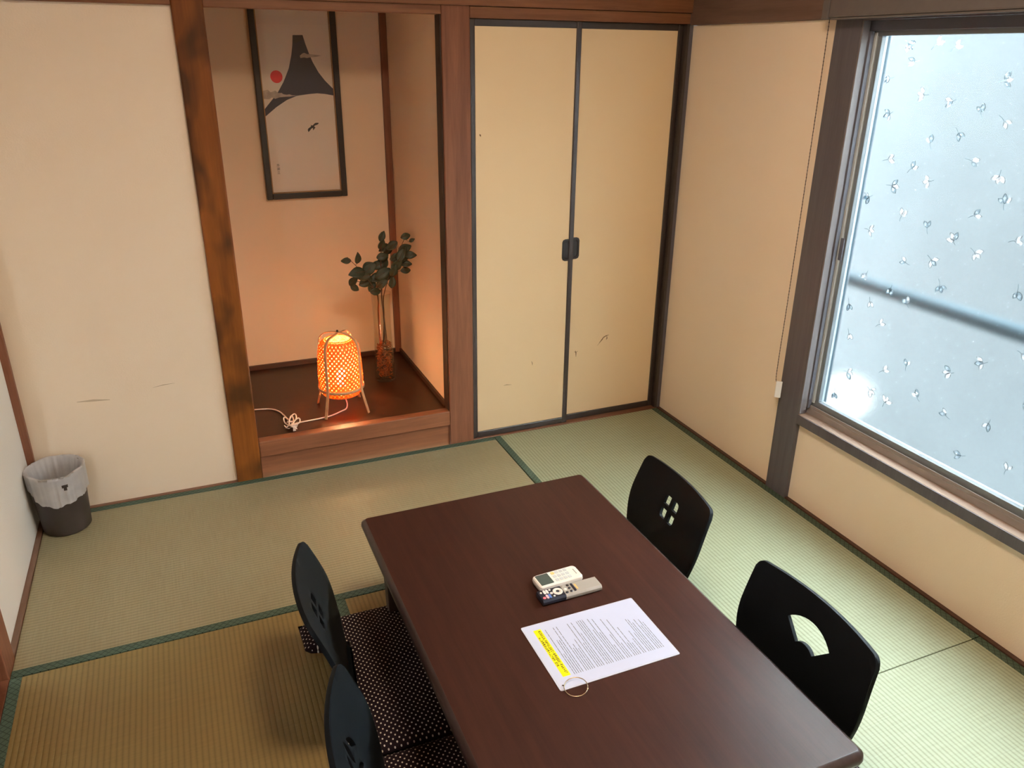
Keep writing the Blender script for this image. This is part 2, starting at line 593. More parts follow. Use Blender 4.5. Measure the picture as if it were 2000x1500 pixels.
# strip between the mats and the back wall
struct(box('baseboard_back', (-2.747, 0.0005, -0.05), (-2.043, 0.0185, 0.004), M['base_x'], bev=0.001))
# threshold under the fusuma
struct(box('trim_8', (-0.993, 0.0005, -0.05), (0.0, 0.07, 0.004), M['base_x'], bev=0.001))

struct(box('wall_closet', (-0.993, 0.085, -0.05), (0.02, 0.13, ZC), M['wall'], bev=0))
struct(box('trim_20', (0.0, 0.0, -0.05), (0.0178, 0.085, ZC), M['dark_post'], bev=0.001))

# ---- alcove
AY = 0.865
struct(box('wall_alcove_back', (-2.30, AY, 0.1), (-1.0, AY + 0.06, ZC), M['wall_alcove'], bev=0))
struct(box('wall_alcove_right', (-1.098, 0.0725, 0.1), (-1.0, AY, ZC), M['wall_alcove'], bev=0))
struct(box('wall_alcove_left', (-2.30, 0.12, 0.1), (-2.14, AY, ZC), M['wall_alcove'], bev=0))
struct(box('trim_9', (-1.130, AY - 0.022, 0.165), (-1.0985, AY - 0.0005, ZC), M['post'], bev=0.002))
struct(box('trim_post_shade', (-1.1105, 0.010, 0.168), (-1.1072, 0.0724, 1.796), M['shade_trim'], bev=0.0005))  # dark strip standing in for shade on the post's side face
afl = struct(box('floor_alcove', (-2.14, 0.045, 0.10), (-1.098, AY, 0.160), M['alcove_floor'], bev=0.0))
struct(box('baseboard_alcove_back', (-2.14, AY - 0.012, 0.160), (-1.130, AY, 0.184), M['dark_trim'], bev=0.001))
struct(box('baseboard_alcove_right', (-1.110, 0.0725, 0.160), (-1.098, AY - 0.022, 0.184), M['dark_trim'], bev=0.001))
# two-board step in front
stp = struct(box('trim_10', (-1.9405, -0.001, 0.098), (-1.1075, 0.046, 0.168), M['step'], bev=0.004))
struct(box('trim_11', (-1.9405, 0.013, -0.02), (-1.1075, 0.046, 0.0975), M['step'], bev=0.001))

# ---- left wall with a post and a recessed sliding door
struct(box('wall_left', (-2.86, -0.83, -0.05), (-2.766, 0.018, ZC), M['wall_daylit'], bev=0))
struct(box('baseboard_left', (-2.7655, -0.83, -0.05), (-2.7475, 0.0, 0.006), M['base_y'], bev=0.001))
struct(box('trim_12', (-2.86, -0.93, -0.05), (-2.7475, -0.83, ZC), M['post'], bev=0.003))
struct(box('trim_13', (-2.90, -2.70, -0.05), (-2.7475, -0.93, 0.004), M['door_wood'], bev=0.001))
struct(box('trim_14', (-2.86, -2.70, 1.79), (-2.7475, -0.93, 1.90), M['beam_y'], bev=0.002))
struct(box('wall_upper_left', (-2.86, -2.70, 1.90), (-2.766, -0.93, ZC), M['wall'], bev=0))
d3 = struct(box('door_3', (-2.875, -1.82, 0.0045), (-2.845, -0.935, 1.789), M['door_wood'], bev=0.002))
d4 = struct(box('door_4', (-2.905, -2.695, 0.0045), (-2.877, -1.78, 1.789), M['door_wood'], bev=0.002))
for d, y in ((d3, -1.74), (d4, -2.62)):
    bm = bmesh.new()
    lathe(bm, [(0.0, 0), (0.024, 0), (0.03, 0.003), (0.03, -0.002)], 20)
    h = from_bm('door_pull', bm, M['pull'], d, True)
    h.matrix_local = Matrix.Translation((d.data.vertices[0].co.x + 0.0305, y, 0.85)) @ Matrix.Rotation(math.pi / 2, 4, 'Y')
struct(box('wall_left_rear', (-2.86, -3.9, -0.05), (-2.766, -2.70, ZC), M['wall'], bev=0))
struct(box('wall_rear', (-2.86, -3.85, -0.05), (0.14, -3.72, ZC), M['wall'], bev=0))

# ---- right wall with the window
struct(box('wall_right', (0.018, -0.841, -0.05), (0.14, 0.13, 1.78), M['wall'], bev=0))
struct(box('trim_15', (0.0, -0.8405, 1.781), (0.10, 0.0, 1.92), M['beam_y'], bev=0.002))
struct(box('trim_16', (0.0, -0.958, -0.05), (0.14, -0.841, ZC), M['dark_post'], bev=0.003))
struct(box('baseboard_right', (0.0005, -0.841, -0.05), (0.0178, 0.0, 0.006), M['dark_trim'], bev=0.001))
struct(box('baseboard_right_window', (0.0005, -3.72, -0.05), (0.0178, -0.958, 0.006), M['dark_trim'], bev=0.001))
struct(box('wall_right_below_window', (0.018, -2.70, -0.05), (0.14, -0.958, 0.338), M['wall'], bev=0))
struct(box('trim_17', (0.0, -2.82, -0.05), (0.14, -2.70, ZC), M['dark_post'], bev=0.003))
struct(box('wall_right_rear', (0.018, -3.72, -0.05), (0.14, -2.82, ZC), M['wall'], bev=0))
struct(box('trim_18', (0.0, -2.70, 1.772), (0.14, -0.958, 1.90), M['dark_post'], bev=0.002))
struct(box('wall_upper_right', (0.018, -2.70, 1.90), (0.14, -0.958, ZC), M['wall'], bev=0))
struct(box('wall_upper_right_back', (0.018, -0.841, 1.92), (0.14, 0.07, ZC), M['wall'], bev=0))

# window: wooden sill and reveal, aluminium frame, two sliding sashes, frosted panes
W0, W1 = -0.958, -2.70       # far and near jamb
win = bpy.data.objects.new('window_1', None)
C.objects.link(win)
win.location = (0.05, (W0 + W1) / 2, 0.38)
struct(win, 'wide frosted window with etched leaf sprigs in an aluminium frame')
def wbox(name, lo, hi, mat, parent=win, bev=0.0015):
    o = win.location
    return box(name, tuple(a - b for a, b in zip(lo, o)), tuple(a - b for a, b in zip(hi, o)), mat, parent, bev)
wbox('sill', (0.0, W1, 0.3385), (0.044, W0, 0.380), M['sill'])
wbox('sill_face', (-0.004, W1, 0.340), (0.0, W0, 0.379), M['dark_post'], bev=0.0008)
wbox('wood_jamb', (0.0, W0 - 0.007, 0.380), (0.030, W0, 1.772), M['jamb'])
# outer aluminium frame
wbox('frame_rail', (0.040, W1, 0.340), (0.130, W0, 0.404), M['alu'])
wbox('track_lip', (0.0425, W1, 0.404), (0.046, W0, 0.416), M['alu'], bev=0.0006)
wbox('track_lip', (0.086, W1, 0.404), (0.089, W0, 0.414), M['alu'], bev=0.0006)
wbox('frame_rail', (0.036, W1, 1.742), (0.130, W0, 1.772), M['alu_dark'])
wbox('frame_stile', (0.030, W0 - 0.014, 0.404), (0.046, W0, 1.742), M['alu_dark'])
wbox('frame_stile', (0.046, W0 - 0.006, 0.404), (0.130, W0, 1.742), M['rail'])
wbox('frame_stile', (0.036, W1, 0.404), (0.130, W1 + 0.012, 1.742), M['alu'])

# sprigs etched in the glass: (y, z) from the pane, measured on the far sash
SPR = [(-1.092, 1.706), (-1.199, 1.70), (-1.266, 1.69), (-1.133, 1.654), (-1.048, 1.602), (-1.191, 1.559), (-1.297, 1.546), (-1.401, 1.517), (-1.447, 1.606), (-1.074, 1.496), (-1.475, 1.503), (-1.338, 1.46), (-1.25, 1.418), (-1.098, 1.352), (-1.401, 1.384), (-1.197, 1.334), (-1.502, 1.356), (-1.134, 1.273), (-1.275, 1.308), (-1.05, 1.225), (-1.538, 1.279), (-1.45, 1.23), (-1.197, 1.182), (-1.072, 1.116), (-1.304, 1.164), (-1.406, 1.145), (-1.481, 1.128), (-1.594, 1.184), (-1.251, 1.042), (-1.34, 1.073), (-1.099, 0.968), (-1.212, 0.946), (-1.392, 1.003), (-1.29, 0.91), (-1.642, 1.05), (-1.047, 0.845), (-1.136, 0.88), (-1.192, 0.809), (-1.071, 0.74), (-1.095, 0.596), (-1.247, 0.657), (-1.336, 0.705), (-1.497, 0.745), (-1.595, 0.813), (-1.208, 0.572), (-1.282, 0.55), (-1.403, 0.619), (-1.519, 0.604), (-1.055, 0.50),
       (-1.62, 1.64), (-1.70, 1.55), (-1.66, 1.42), (-1.75, 1.32), (-1.72, 1.18), (-1.78, 1.0), (-1.70, 0.88), (-1.76, 0.72), (-1.66, 0.64), (-1.60, 0.50), (-1.75, 0.52)]
def leaf_outline(cx, cy, L, Wd, ang, n=7):
    """pointed oval"""
    up = [(-L + 2 * L * k / n, Wd * math.sin(math.pi * k / n) ** 0.8) for k in range(n + 1)]
    pts = up + [(a, -b) for a, b in up[-2:0:-1]]
    c, s = math.cos(ang), math.sin(ang)
    return [(cx + a * c - b * s, cy + a * s + b * c) for a, b in pts]
def sprig(rs):
    """leaf outlines and a stem of one sprig around its centre"""
    a = rs.uniform(0, math.tau)
    k = rs.choice((2, 2, 3))
    out = []
    for j in range(k):
        b = a + (j - (k - 1) / 2) * 0.85
        L = rs.uniform(0.010, 0.0145)
        d = 0.0155
        out.append((d * math.cos(b), d * math.sin(b), L, L * rs.uniform(0.42, 0.6), b, rs.random() < 0.55))
    return out, a
def make_sash(y_far, y_near, x0, x1, xg, sprigs, seed):
    """one sash: two stiles, two rails, frosted pane with leaf-shaped windows filled by etched pieces"""
    rs = random.Random(seed)
    z0, z1 = 0.416, 1.742
    sw = 0.033
    sash = wbox('sash_rail', (x0, y_near, z0 - 0.010), (x1, y_far, 0.437), M['sash'])
    wbox('sash_rail', (x0, y_near, 1.728), (x1, y_far, z1 + 0.004), M['sash'])
    wbox('sash_stile', (x0 - 0.004, y_far - 0.016, 0.426), (x1, y_far, 1.738), M['alu_sheen'])
    wbox('sash_stile', (x0 + 0.002, y_far - sw, 0.437), (x1, y_far - 0.0162, 1.728), M['sash'])
    wbox('sash_stile', (x0, y_near, 0.437), (x1, y_near + sw, 1.728), M['sash'])
    gy0, gy1, gz0, gz1 = y_near + sw - .004, y_far - sw + .004, 0.433, 1.732
    bm = bmesh.new()
    loops = [[(gy0, gz0), (gy1, gz0), (gy1, gz1), (gy0, gz1)]]
    pieces = []
    stalks = []
    for (sy, sz) in sprigs:
        lv, a = sprig(rs)
        for (dy, dz, L, Wd, ang, bright) in lv:
            p = leaf_outline(sy + dy, sz + dz, L, Wd, ang)
            if min(q[0] for q in p) < gy0 + .002 or max(q[0] for q in p) > gy1 - .002 or min(q[1] for q in p) < gz0 + .002 or max(q[1] for q in p) > gz1 - .002:
                continue
            loops.append(p)
            pieces.append((p, sy + dy, sz + dz, ang, L, bright))
        stalks.append((sy, sz, a, rs.uniform(.012, .02)))
    ox, oy, oz = win.location
    pts2, edges2 = [], []
    for lp in loops:
        k = len(pts2)
        pts2 += [Vector(p) for p in lp]
        edges2 += [(k + i, k + (i + 1) % len(lp)) for i in range(len(lp))]
    vo, eo, fo_, _a, _b, _c = delaunay_2d_cdt(pts2, edges2, [], 0, 1e-6)
    holes_ = [(sum(p[0] for p in lp) / len(lp), sum(p[1] for p in lp) / len(lp), lp) for lp in loops[1:]]
    def in_poly(x, y, lp):
        ins = False
        for i in range(len(lp)):
            (xa, ya), (xb, yb) = lp[i], lp[i - 1]
            if (ya > y) != (yb > y) and x < (xb - xa) * (y - ya) / (yb - ya) + xa:
                ins = not ins
        return ins
    vv = [bm.verts.new((xg - ox, p.x - oy, p.y - oz)) for p in vo]
    for f in fo_:
        cx_ = sum(vo[i].x for i in f) / len(f)
        cy_ = sum(vo[i].y for i in f) / len(f)
        if any(abs(cx_ - hx) < .02 and abs(cy_ - hy) < .02 and in_poly(cx_, cy_, lp) for hx, hy, lp in holes_):
            continue
        bm.faces.new([vv[i] for i in f])
    r = bmesh.ops.extrude_face_region(bm, geom=bm.faces[:])
    bmesh.ops.translate(bm, vec=(0.005, 0, 0), verts=[v for v in r['geom'] if isinstance(v, bmesh.types.BMVert)])
    pane = from_bm('pane', bm, M['pane'], win)
    for (sy, sz, a, L) in stalks:
        ca, sa = math.cos(a), math.sin(a)
        e0 = (sy + 0.004 * ca, sz + 0.004 * sa)
        e1 = (sy - L * ca, sz - L * sa)
        if not (gy0 + .003 < e1[0] < gy1 - .003 and gz0 + .003 < e1[1] < gz1 - .003):
            continue
        bm = bmesh.new()
        tube(bm, [(xg - 0.0012 - ox, q[0] - oy, q[1] - oz) for q in (e0, ((e0[0] + e1[0]) / 2 + .0015 * sa, (e0[1] + e1[1]) / 2 - .0015 * ca), e1)], 0.0008, 5)
        from_bm('etched_stem', bm, M['leaf_dark'], pane)
    for (p, cy, cz, ang, L, bright) in pieces:
        bm = bmesh.new()
        lo = [bm.verts.new((xg - 0.0008, y, z)) for y, z in p]
        hi = [bm.verts.new((xg + 0.005, y, z)) for y, z in p]
        mid = [bm.verts.new((xg - 0.0022, cy + t * L * math.cos(ang), cz + t * L * math.sin(ang))) for t in (-0.5, 0.5)]
        n = len(p)
        h = n // 2
        # raised vein along the middle of the leaf
        for i in range(n):
            a, b = lo[i], lo[(i + 1) % n]
            q = mid[0] if (a.co - mid[0].co).length + (b.co - mid[0].co).length < (a.co - mid[1].co).length + (b.co - mid[1].co).length else mid[1]
            bm.faces.new((a, b, q))
            bm.faces.new((b, a, hi[i], hi[(i + 1) % n]))
        bm.faces.new((lo[0], mid[0], mid[1])) if False else None
        bm.faces.new(hi)
        for v in bm.verts:
            v.co -= Vector(win.location)
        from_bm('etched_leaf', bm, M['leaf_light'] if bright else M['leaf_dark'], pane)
    return pane
make_sash(W0 - 0.007, -1.870, 0.052, 0.082, 0.066, SPR, 5)
make_sash(-1.835, W1 + 0.012, 0.094, 0.124, 0.108, [(-1.95 - 0.11 * (k % 7) + 0.03 * (k // 7), 0.52 + 0.17 * (k // 7) + 0.05 * (k % 3)) for k in range(49)], 9)
# small sash latch on the far stile
wbox('sash_latch', (0.047, -0.9925, 0.99), (0.0525, -0.976, 1.07), M['alu_dark'])

# ---- outside: rail, neighbouring wall, ground
o = bpy.data.objects.new('balcony_rail', None)
C.objects.link(o)
o.location = (0.45, -1.8, -0.02)
tag(o, 'dark rail seen blurred through the frosted window', 'railing')
bm = bmesh.new()
tube(bm, [(0, -2.4, 0.826), (0, 0, 0.826), (0, 2.4, 0.826)], 0.029, 20)
from_bm('top_bar', bm, M['rail'], o, True)
for y in (-2.2, 2.2):
    box('post', (-0.02, y - 0.02, -2.98), (0.015, y + 0.02, 0.81), M['rail'], o, 0.003)
gw = thing('added_glow_globe', 'added globe making the bright glow low outside the frosted window corner', 'lamp', (1.10, -0.17, -0.145))  # invented globe on a post, stands in for a bright spot of unknown source
bm = bmesh.new()
bmesh.ops.create_icosphere(bm, subdivisions=3, radius=0.12, matrix=Matrix.Translation((0, 0, 0.10)))
from_bm('globe', bm, M['globe'], gw, True)
box('post', (-0.012, -0.012, -2.85), (0.012, 0.012, 0.015), M['outside'], gw, 0.003)
struct(box('wall_neighbour', (1.75, -9, -3.0), (1.95, 9, 1.9), M['outside'], bev=0), 'dark wall of the neighbouring house, shaped to dim the window')  # height and dark tone set to dim the view through the pane
struct(box('ground_outside', (0.15, -9, -3.1), (1.75, 9, -3.0), M['ground'], bev=0), 'concrete ground outside below the window')
struct(box('wall_outer_shell', (0.14, -3.9, -3.0), (0.16, -2.75, 2.6), M['outside'], bev=0), 'outer face of the house beside the window')
struct(box('wall_outer_shell_back', (0.14, -0.93, -3.0), (0.16, 1.2, 2.6), M['outside'], bev=0), 'outer face of the house behind the window post')

# ---- fusuma doors
def fusuma(name, x0, x1, y0, pull_x, label):
    """black framed paper panel"""
    d = bpy.data.objects.new(name, None)
    C.objects.link(d)
    d.location = ((x0 + x1) / 2, y0, 0.004)
    struct(d, label)
    ox = d.location.x
    z1 = 1.7855 - 0.004
    w = 0.023
    t = 0.018
    box('stile', (x0 - ox, 0, 0), (x0 - ox + w, t, z1), M['lacquer'], d, 0.004)
    box('stile', (x1 - ox - w, 0, 0), (x1 - ox, t, z1), M['lacquer'], d, 0.004)
    box('rail', (x0 - ox + w, 0.001, 0), (x1 - ox - w, t, 0.030), M['lacquer'], d, 0.003)
    box('rail', (x0 - ox + w, 0.001, z1 - 0.026), (x1 - ox - w, t, z1), M['lacquer'], d, 0.003)
    p = box('paper_panel', (x0 - ox + w - .002, 0.006, 0.028), (x1 - ox - w + .002, t - 0.003, z1 - 0.024), M['fusuma'], d, 0)
    # recessed pull plate
    px = pull_x - ox
    pts = rounded_rect(0.060, 0.098, 0.014, 2)
    bm = bmesh.new()
    fr = [bm.verts.new((px + a, 0.0035, 0.853 + b)) for a, b in pts]
    bk = [bm.verts.new((px + a, 0.0065, 0.853 + b)) for a, b in pts]
    inn = [bm.verts.new((px + a * 0.72, 0.0035, 0.853 + b * 0.8)) for a, b in pts]
    dp = [bm.verts.new((px + a * 0.66, 0.0058, 0.853 + b * 0.76)) for a, b in pts]
    n = len(pts)
    for i in range(n):
        j = (i + 1) % n
        bm.faces.new((fr[i], fr[j], inn[j], inn[i]))
        bm.faces.new((bk[i], bk[j], fr[j], fr[i]))
        bm.faces.new((inn[i], inn[j], dp[j], dp[i]))
    bm.faces.new(dp)
    from_bm('door_pull', bm, M['pull'], d)
    return d, p
dl, pl_ = fusuma('door_1', -0.992, -0.508, 0.010, -0.532, 'left sliding door of cream paper in a black frame')
dr, pr_ = fusuma('door_2', -0.530, -0.012, 0.030, -0.497, 'right sliding door of cream paper in a black frame with a tear')
struct(box('trim_19', (-0.013, 0.0, 0.004), (0.0, 0.07, 1.7855), M['lacquer'], bev=0.001))
def tear(parent, pts, w, y):
    bm = bmesh.new()
    lx = parent.parent.location
    tube(bm, [(a - lx.x, 0.0058, b - lx.z) for a, b in pts], w, 5, True, lambda i: 0.3 if i in (0, len(pts) - 1) else 1)
    for v in bm.verts:
        v.co.y = 0.0058 + (v.co.y - 0.0058) * 0.12
    from_bm('torn_mark', bm, M['tear'], parent)
tear(pr_, [(-0.335, .385), (-0.315, .408), (-0.30, .416), (-0.285, .419)], .0022, 0)
tear(pr_, [(-0.296, .416), (-0.294, .402), (-0.298, .396)], .0025, 0)
tear(pr_, [(-0.31, .416), (-0.318, .400), (-0.345, .372)], .0012, 0)
tear(pr_, [(-0.463, .362), (-0.459, .350), (-0.458, .330)], .0025, 0)
tear(pr_, [(-0.470, .357), (-0.459, .353), (-0.449, .358)], .0015, 0)
tear(pl_, [(-0.700, .348), (-0.696, .338), (-0.695, .327)], .0015, 0)
tear(pl_, [(-0.951, 1.362), (-0.948, 1.358), (-0.946, 1.353)], .0035, 0)
tear(pl_, [(-0.84, .247), (-0.825, .249), (-0.80, .246)], .0012, 0)

# roller blind head box with its bead cord and white weight
rb = thing('roller_blind', 'grey roller blind box above the window with a hanging bead cord', 'blind', (-0.03, -1.77, 1.781))
box('head_box', (-0.03, -0.93, 0.0), (0.0295, 0.905, 0.075), M['blind'], rb, 0.006)
box('bottom_bar', (-0.029, -0.925, -0.006), (-0.012, 0.895, -0.0005), M['blind'], rb, 0.001)
bm = bmesh.new()
P = smooth_path([(0.0, 0.928, 0.0), (0.001, 0.927, -0.45), (0.0, 0.926, -0.95), (0.001, 0.929, -1.22), (0.0, 0.925, -1.296), (0.0, 0.912, -1.308)], 8)
tube(bm, P, 0.0014, 6)
rc = from_bm('bead_cord', bm, M['cord'], rb, True)
bm = bmesh.new()
bead_pts = []
step = 0.012
acc = 0
for a, b in zip(P[:-1], P[1:]):
    seg = (b - a).length
    while acc < seg:
        bead_pts.append(a + (b - a) * (acc / seg))
        acc += step
    acc -= seg
for p in bead_pts:
    bmesh.ops.create_icosphere(bm, subdivisions=1, radius=0.0024, matrix=Matrix.Translation(p))
bo = from_bm('beads', bm, M['cord'], rc, True)
bo['kind'] = 'stuff'
box('end_bracket', (-0.032, 0.905, -0.004), (0.0295, 0.935, 0.075), M['blind'], rb, 0.004)
o = prism('cord_weight', rounded_rect(0.024, 0.009, 0.004, 3), -0.034, 0.034, M['white_plastic'], rb, 0.002)
o.location = (0.0, 0.905, -1.330)
o.rotation_euler = (0, 0, math.radians(-45))

# unseen ceiling lamp, added to give the upper walls warm fill light
cl = thing('added_ceiling_lamp', 'round white ceiling lamp added out of view as warm fill', 'lamp', (-1.37, -1.95, ZC))
bm = bmesh.new()
lathe(bm, [(0.0, -0.085), (0.12, -0.083), (0.20, -0.07), (0.235, -0.045), (0.24, -0.025)], 40)
from_bm('diffuser', bm, M['ceiling_glow'], cl, True)
bm = bmesh.new()
lathe(bm, [(0.242, -0.026), (0.25, -0.02), (0.25, 0.0), (0.0, 0.0)], 40)
from_bm('base_plate', bm, M['white_plastic'], cl, True)

# ================================================================ PICTURE
PY = AY - 0.006
pic = thing('framed_picture', 'tall black-framed print of a dark mountain and red sun on the alcove wall', 'picture', (-1.523, PY, 1.01))
def pbox(name, x0, z0, x1, z1, y0, y1, mat, bev=0.002):
    return box(name, (x0 + 1.523, y0, z0 - 1.01), (x1 + 1.523, y1, z1 - 1.01), mat, pic, bev)
PX0, PX1, PZ0, PZ1 = -1.714, -1.333, 1.011, 1.98
fw = 0.027
pbox('frame_stile', PX0, PZ0, PX0 + fw, PZ1, -0.022, 0.0, M['frame'], 0.003)
pbox('frame_stile', PX1 - fw, PZ0, PX1, PZ1, -0.022, 0.0, M['frame'], 0.003)
pbox('frame_rail', PX0 + fw, PZ0, PX1 - fw, PZ0 + fw, -0.022, 0.0, M['frame'], 0.003)
pbox('frame_rail', PX0 + fw, PZ1 - fw, PX1 - fw, PZ1, -0.022, 0.0, M['frame'], 0.003)
for x0, z0, x1, z1 in ((PX0 + fw, PZ0 + fw, PX0 + fw + .005, PZ1 - fw), (PX1 - fw - .005, PZ0 + fw, PX1 - fw, PZ1 - fw), (PX0 + fw + .005, PZ0 + fw, PX1 - fw - .005, PZ0 + fw + .005), (PX0 + fw + .005, PZ1 - fw - .005, PX1 - fw - .005, PZ1 - fw)):
    pbox('gold_lip', x0, z0, x1, z1, -0.015, -0.004, M['gold_line'], 0.001)
pr = pbox('print', PX0 + fw, PZ0 + fw, PX1 - fw, PZ1 - fw, -0.006, -0.002, M['print_paper'], 0)
def art(name, pts, mat, d):
    # clipped to the visible print area
    a, b = PX0 + fw + .004, PX1 - fw - .004
    pts = [(min(max(x, a), b), z) for x, z in pts]
    return flat_poly(name, pts, mat, pr, lambda p: (p[0] + 1.523, -0.006 - d, p[1] - 1.01))
art('mountain', [(-1.528, 1.73), (-1.484, 1.731), (-1.475, 1.695), (-1.463, 1.657), (-1.449, 1.619), (-1.426, 1.575), (-1.399, 1.539), (-1.365, 1.504), (-1.365, 1.474), (-1.404, 1.481), (-1.439, 1.484), (-1.478, 1.481), (-1.532, 1.474), (-1.58, 1.456), (-1.629, 1.426), (-1.6835, 1.385), (-1.6835, 1.417), (-1.643, 1.46), (-1.614, 1.493), (-1.587, 1.534), (-1.558, 1.591), (-1.541, 1.648), (-1.533, 1.689)], M['print_navy'], .0004)
art('mountain_top', [(-1.528, 1.73), (-1.484, 1.731), (-1.48, 1.712), (-1.493, 1.709), (-1.517, 1.698), (-1.531, 1.697)], M['print_dark'], .0008)
art('red_sun', [(-1.616 + .027 * math.cos(t), 1.556 + .027 * math.sin(t)) for t in [math.tau * k / 28 for k in range(28)]], M['print_red'], .0006)
art('cloud', [(-1.504, 1.645), (-1.492, 1.654), (-1.483, 1.657), (-1.472, 1.652), (-1.46, 1.652), (-1.452, 1.651), (-1.431, 1.649), (-1.405, 1.646), (-1.435, 1.64), (-1.459, 1.638), (-1.473, 1.635), (-1.485, 1.638), (-1.502, 1.635)], M['print_cloud'], .0010)
art('cloud', [(-1.683, 1.496), (-1.66, 1.501), (-1.648, 1.49), (-1.628, 1.497), (-1.614, 1.487), (-1.6, 1.487), (-1.592, 1.481), (-1.578, 1.479), (-1.566, 1.481), (-1.555, 1.477), (-1.532, 1.475), (-1.567, 1.471), (-1.59, 1.47), (-1.611, 1.468), (-1.631, 1.462), (-1.645, 1.468), (-1.657, 1.46), (-1.683, 1.462)], M['print_cloud'], .0010)
art('flying_bird', [(-1.497, 1.323), (-1.494, 1.329), (-1.487, 1.334), (-1.481, 1.338), (-1.48, 1.343), (-1.482, 1.347), (-1.477, 1.343), (-1.471, 1.343), (-1.466, 1.349), (-1.458, 1.354), (-1.444, 1.354), (-1.445, 1.349), (-1.452, 1.345), (-1.462, 1.342), (-1.466, 1.338), (-1.46, 1.333), (-1.466, 1.327), (-1.472, 1.32), (-1.472, 1.332), (-1.48, 1.328), (-1.487, 1.32), (-1.494, 1.313)], M['print_black'], .0006)
def text_mesh(name, body, size, mat, parent, mtx):
    cu = bpy.data.curves.new(name, 'FONT')
    cu.body = body
    cu.size = size
    cu.align_x = 'CENTER'
    cu.align_y = 'CENTER'
    tmp = bpy.data.objects.new(name + '_curve', cu)
    C.objects.link(tmp)
    dg = bpy.context.evaluated_depsgraph_get()
    dg.update()
    me = bpy.data.meshes.new_from_object(tmp.evaluated_get(dg))
    bpy.data.objects.remove(tmp)
    o = link(name, me, None, parent)
    me.materials.clear()
    me.materials.append(mat)
    o.matrix_local = mtx
    return o
for ch, z in (('本', 1.167), ('瀬', 1.150), ('立', 1.134)):
    text_mesh('signature_character', ch, 0.0155, M['print_black'], pr, Matrix.Translation((-1.648 + 1.523, -0.0065, z - 1.01)) @ Matrix.Rotation(math.pi / 2, 4, 'X'))
pbox('glass', PX0 + fw + .001, PZ0 + fw + .001, PX1 - fw - .001, PZ1 - fw - .001, -0.0115, -0.0105, M['picture_glass'], 0)

# ================================================================ BAMBOO LAMP
LZ = 0.1605
lx, ly = -1.543, 0.232
lamp = thing('bamboo_table_lamp', 'glowing woven bamboo lantern on four splayed legs in the alcove', 'lamp', (lx, ly, LZ), 0)
def shade_r(z):
    pts = [(0.078, 0.075), (0.088, 0.088), (0.105, 0.0955), (0.16, 0.0985), (0.22, 0.096), (0.27, 0.093), (0.305, 0.087), (0.326, 0.074), (0.336, 0.054)]
    for (za, ra), (zb, rb_) in zip(pts[:-1], pts[1:]):
        if z <= zb:
            t = (z - za) / (zb - za)
            return ra + (rb_ - ra) * t
    return pts[-1][1]
def ribbon(bm, path, wdir, w, th):
    """flat strip: path of (point, outward normal)"""
    ring = []
    for i, (p, nrm) in enumerate(path):
        a = path[max(i - 1, 0)][0]
        b = path[min(i + 1, len(path) - 1)][0]
        t = (b - a).normalized()
        s = t.cross(nrm).normalized() * (w / 2)
        nn = nrm.normalized() * (th / 2)
        ring.append([bm.verts.new(p + s + nn), bm.verts.new(p - s + nn), bm.verts.new(p - s - nn), bm.verts.new(p + s - nn)])
    for i in range(len(ring) - 1):
        for k in range(4):
            bm.faces.new((ring[i][k], ring[i][(k + 1) % 4], ring[i + 1][(k + 1) % 4], ring[i + 1][k]))
    bm.faces.new(ring[0][::-1])
    bm.faces.new(ring[-1])
bm = bmesh.new()
NS = 30
for sgn in (1, -1):
    for k in range(NS):
        path = []
        for i in range(27):
            t = i / 26
            z = 0.080 + t * (0.332 - 0.080)
            th = math.tau * k / NS + sgn * t * 2.3
            r = shade_r(z) + sgn * 0.0009 * (1 if (i + k) % 2 else -1)
            path.append((Vector((r * math.cos(th), r * math.sin(th), z)), Vector((math.cos(th), math.sin(th), 0.12))))
        ribbon(bm, path, sgn, 0.0100, 0.0006)
wv = from_bm('woven_shade', bm, M['weave'], lamp)
wv['kind'] = 'stuff'
# rolled rims
for nm, z, r, th in (('bottom_rim', 0.079, 0.077, 0.004), ('top_rim', 0.334, 0.055, 0.0028)):
    bm = bmesh.new()
    pts = [(r * math.cos(a), r * math.sin(a), z) for a in [math.tau * k / 40 for k in range(41)]]
    tube(bm, pts, th, 8, False)
    from_bm(nm, bm, M['weave'], lamp, True)
bm = bmesh.new()
path = [(Vector((0.1015 * math.cos(a), 0.1015 * math.sin(a), 0.112)), Vector((math.cos(a), math.sin(a), 0))) for a in [math.tau * k / 48 for k in range(49)]]
ribbon(bm, path, 1, 0.013, 0.0022)
from_bm('hoop', bm, M['bamboo'], lamp, True)
# two bent bamboo bows, each one a pair of legs
def bow(ang, top):
    prof = [(0.136, 0.0), (0.122, 0.05), (0.107, 0.11), (0.1045, 0.17), (0.1035, 0.24), (0.102, 0.295), (0.094, 0.330), (0.068, 0.353), (0.03, top - .003), (0.0, top)]
    full = [(r, z) for r, z in prof] + [(-r, z) for r, z in prof[-2::-1]]
    pts = smooth_path([(r * math.cos(ang), r * math.sin(ang), z) for r, z in full], 5)
    path = []
    for i, p in enumerate(pts):
        a = pts[max(i - 1, 0)]
        b = pts[min(i + 1, len(pts) - 1)]
        t = (b - a).normalized()
        side = Vector((-math.sin(ang), math.cos(ang), 0))
        path.append((p, t.cross(side)))
    bm = bmesh.new()
    ribbon(bm, path, 1, 0.0125, 0.0042)
    return from_bm('leg_bow', bm, M['bamboo'], lamp)
bow(math.radians(45), 0.360)
bow(math.radians(135), 0.3655)
bm = bmesh.new()
lathe(bm, [(0.0, 0.376), (0.004, 0.375), (0.005, 0.371), (0.004, 0.356), (0.0, 0.355)], 12)
from_bm('rivet', bm, M['pull'], lamp, True)
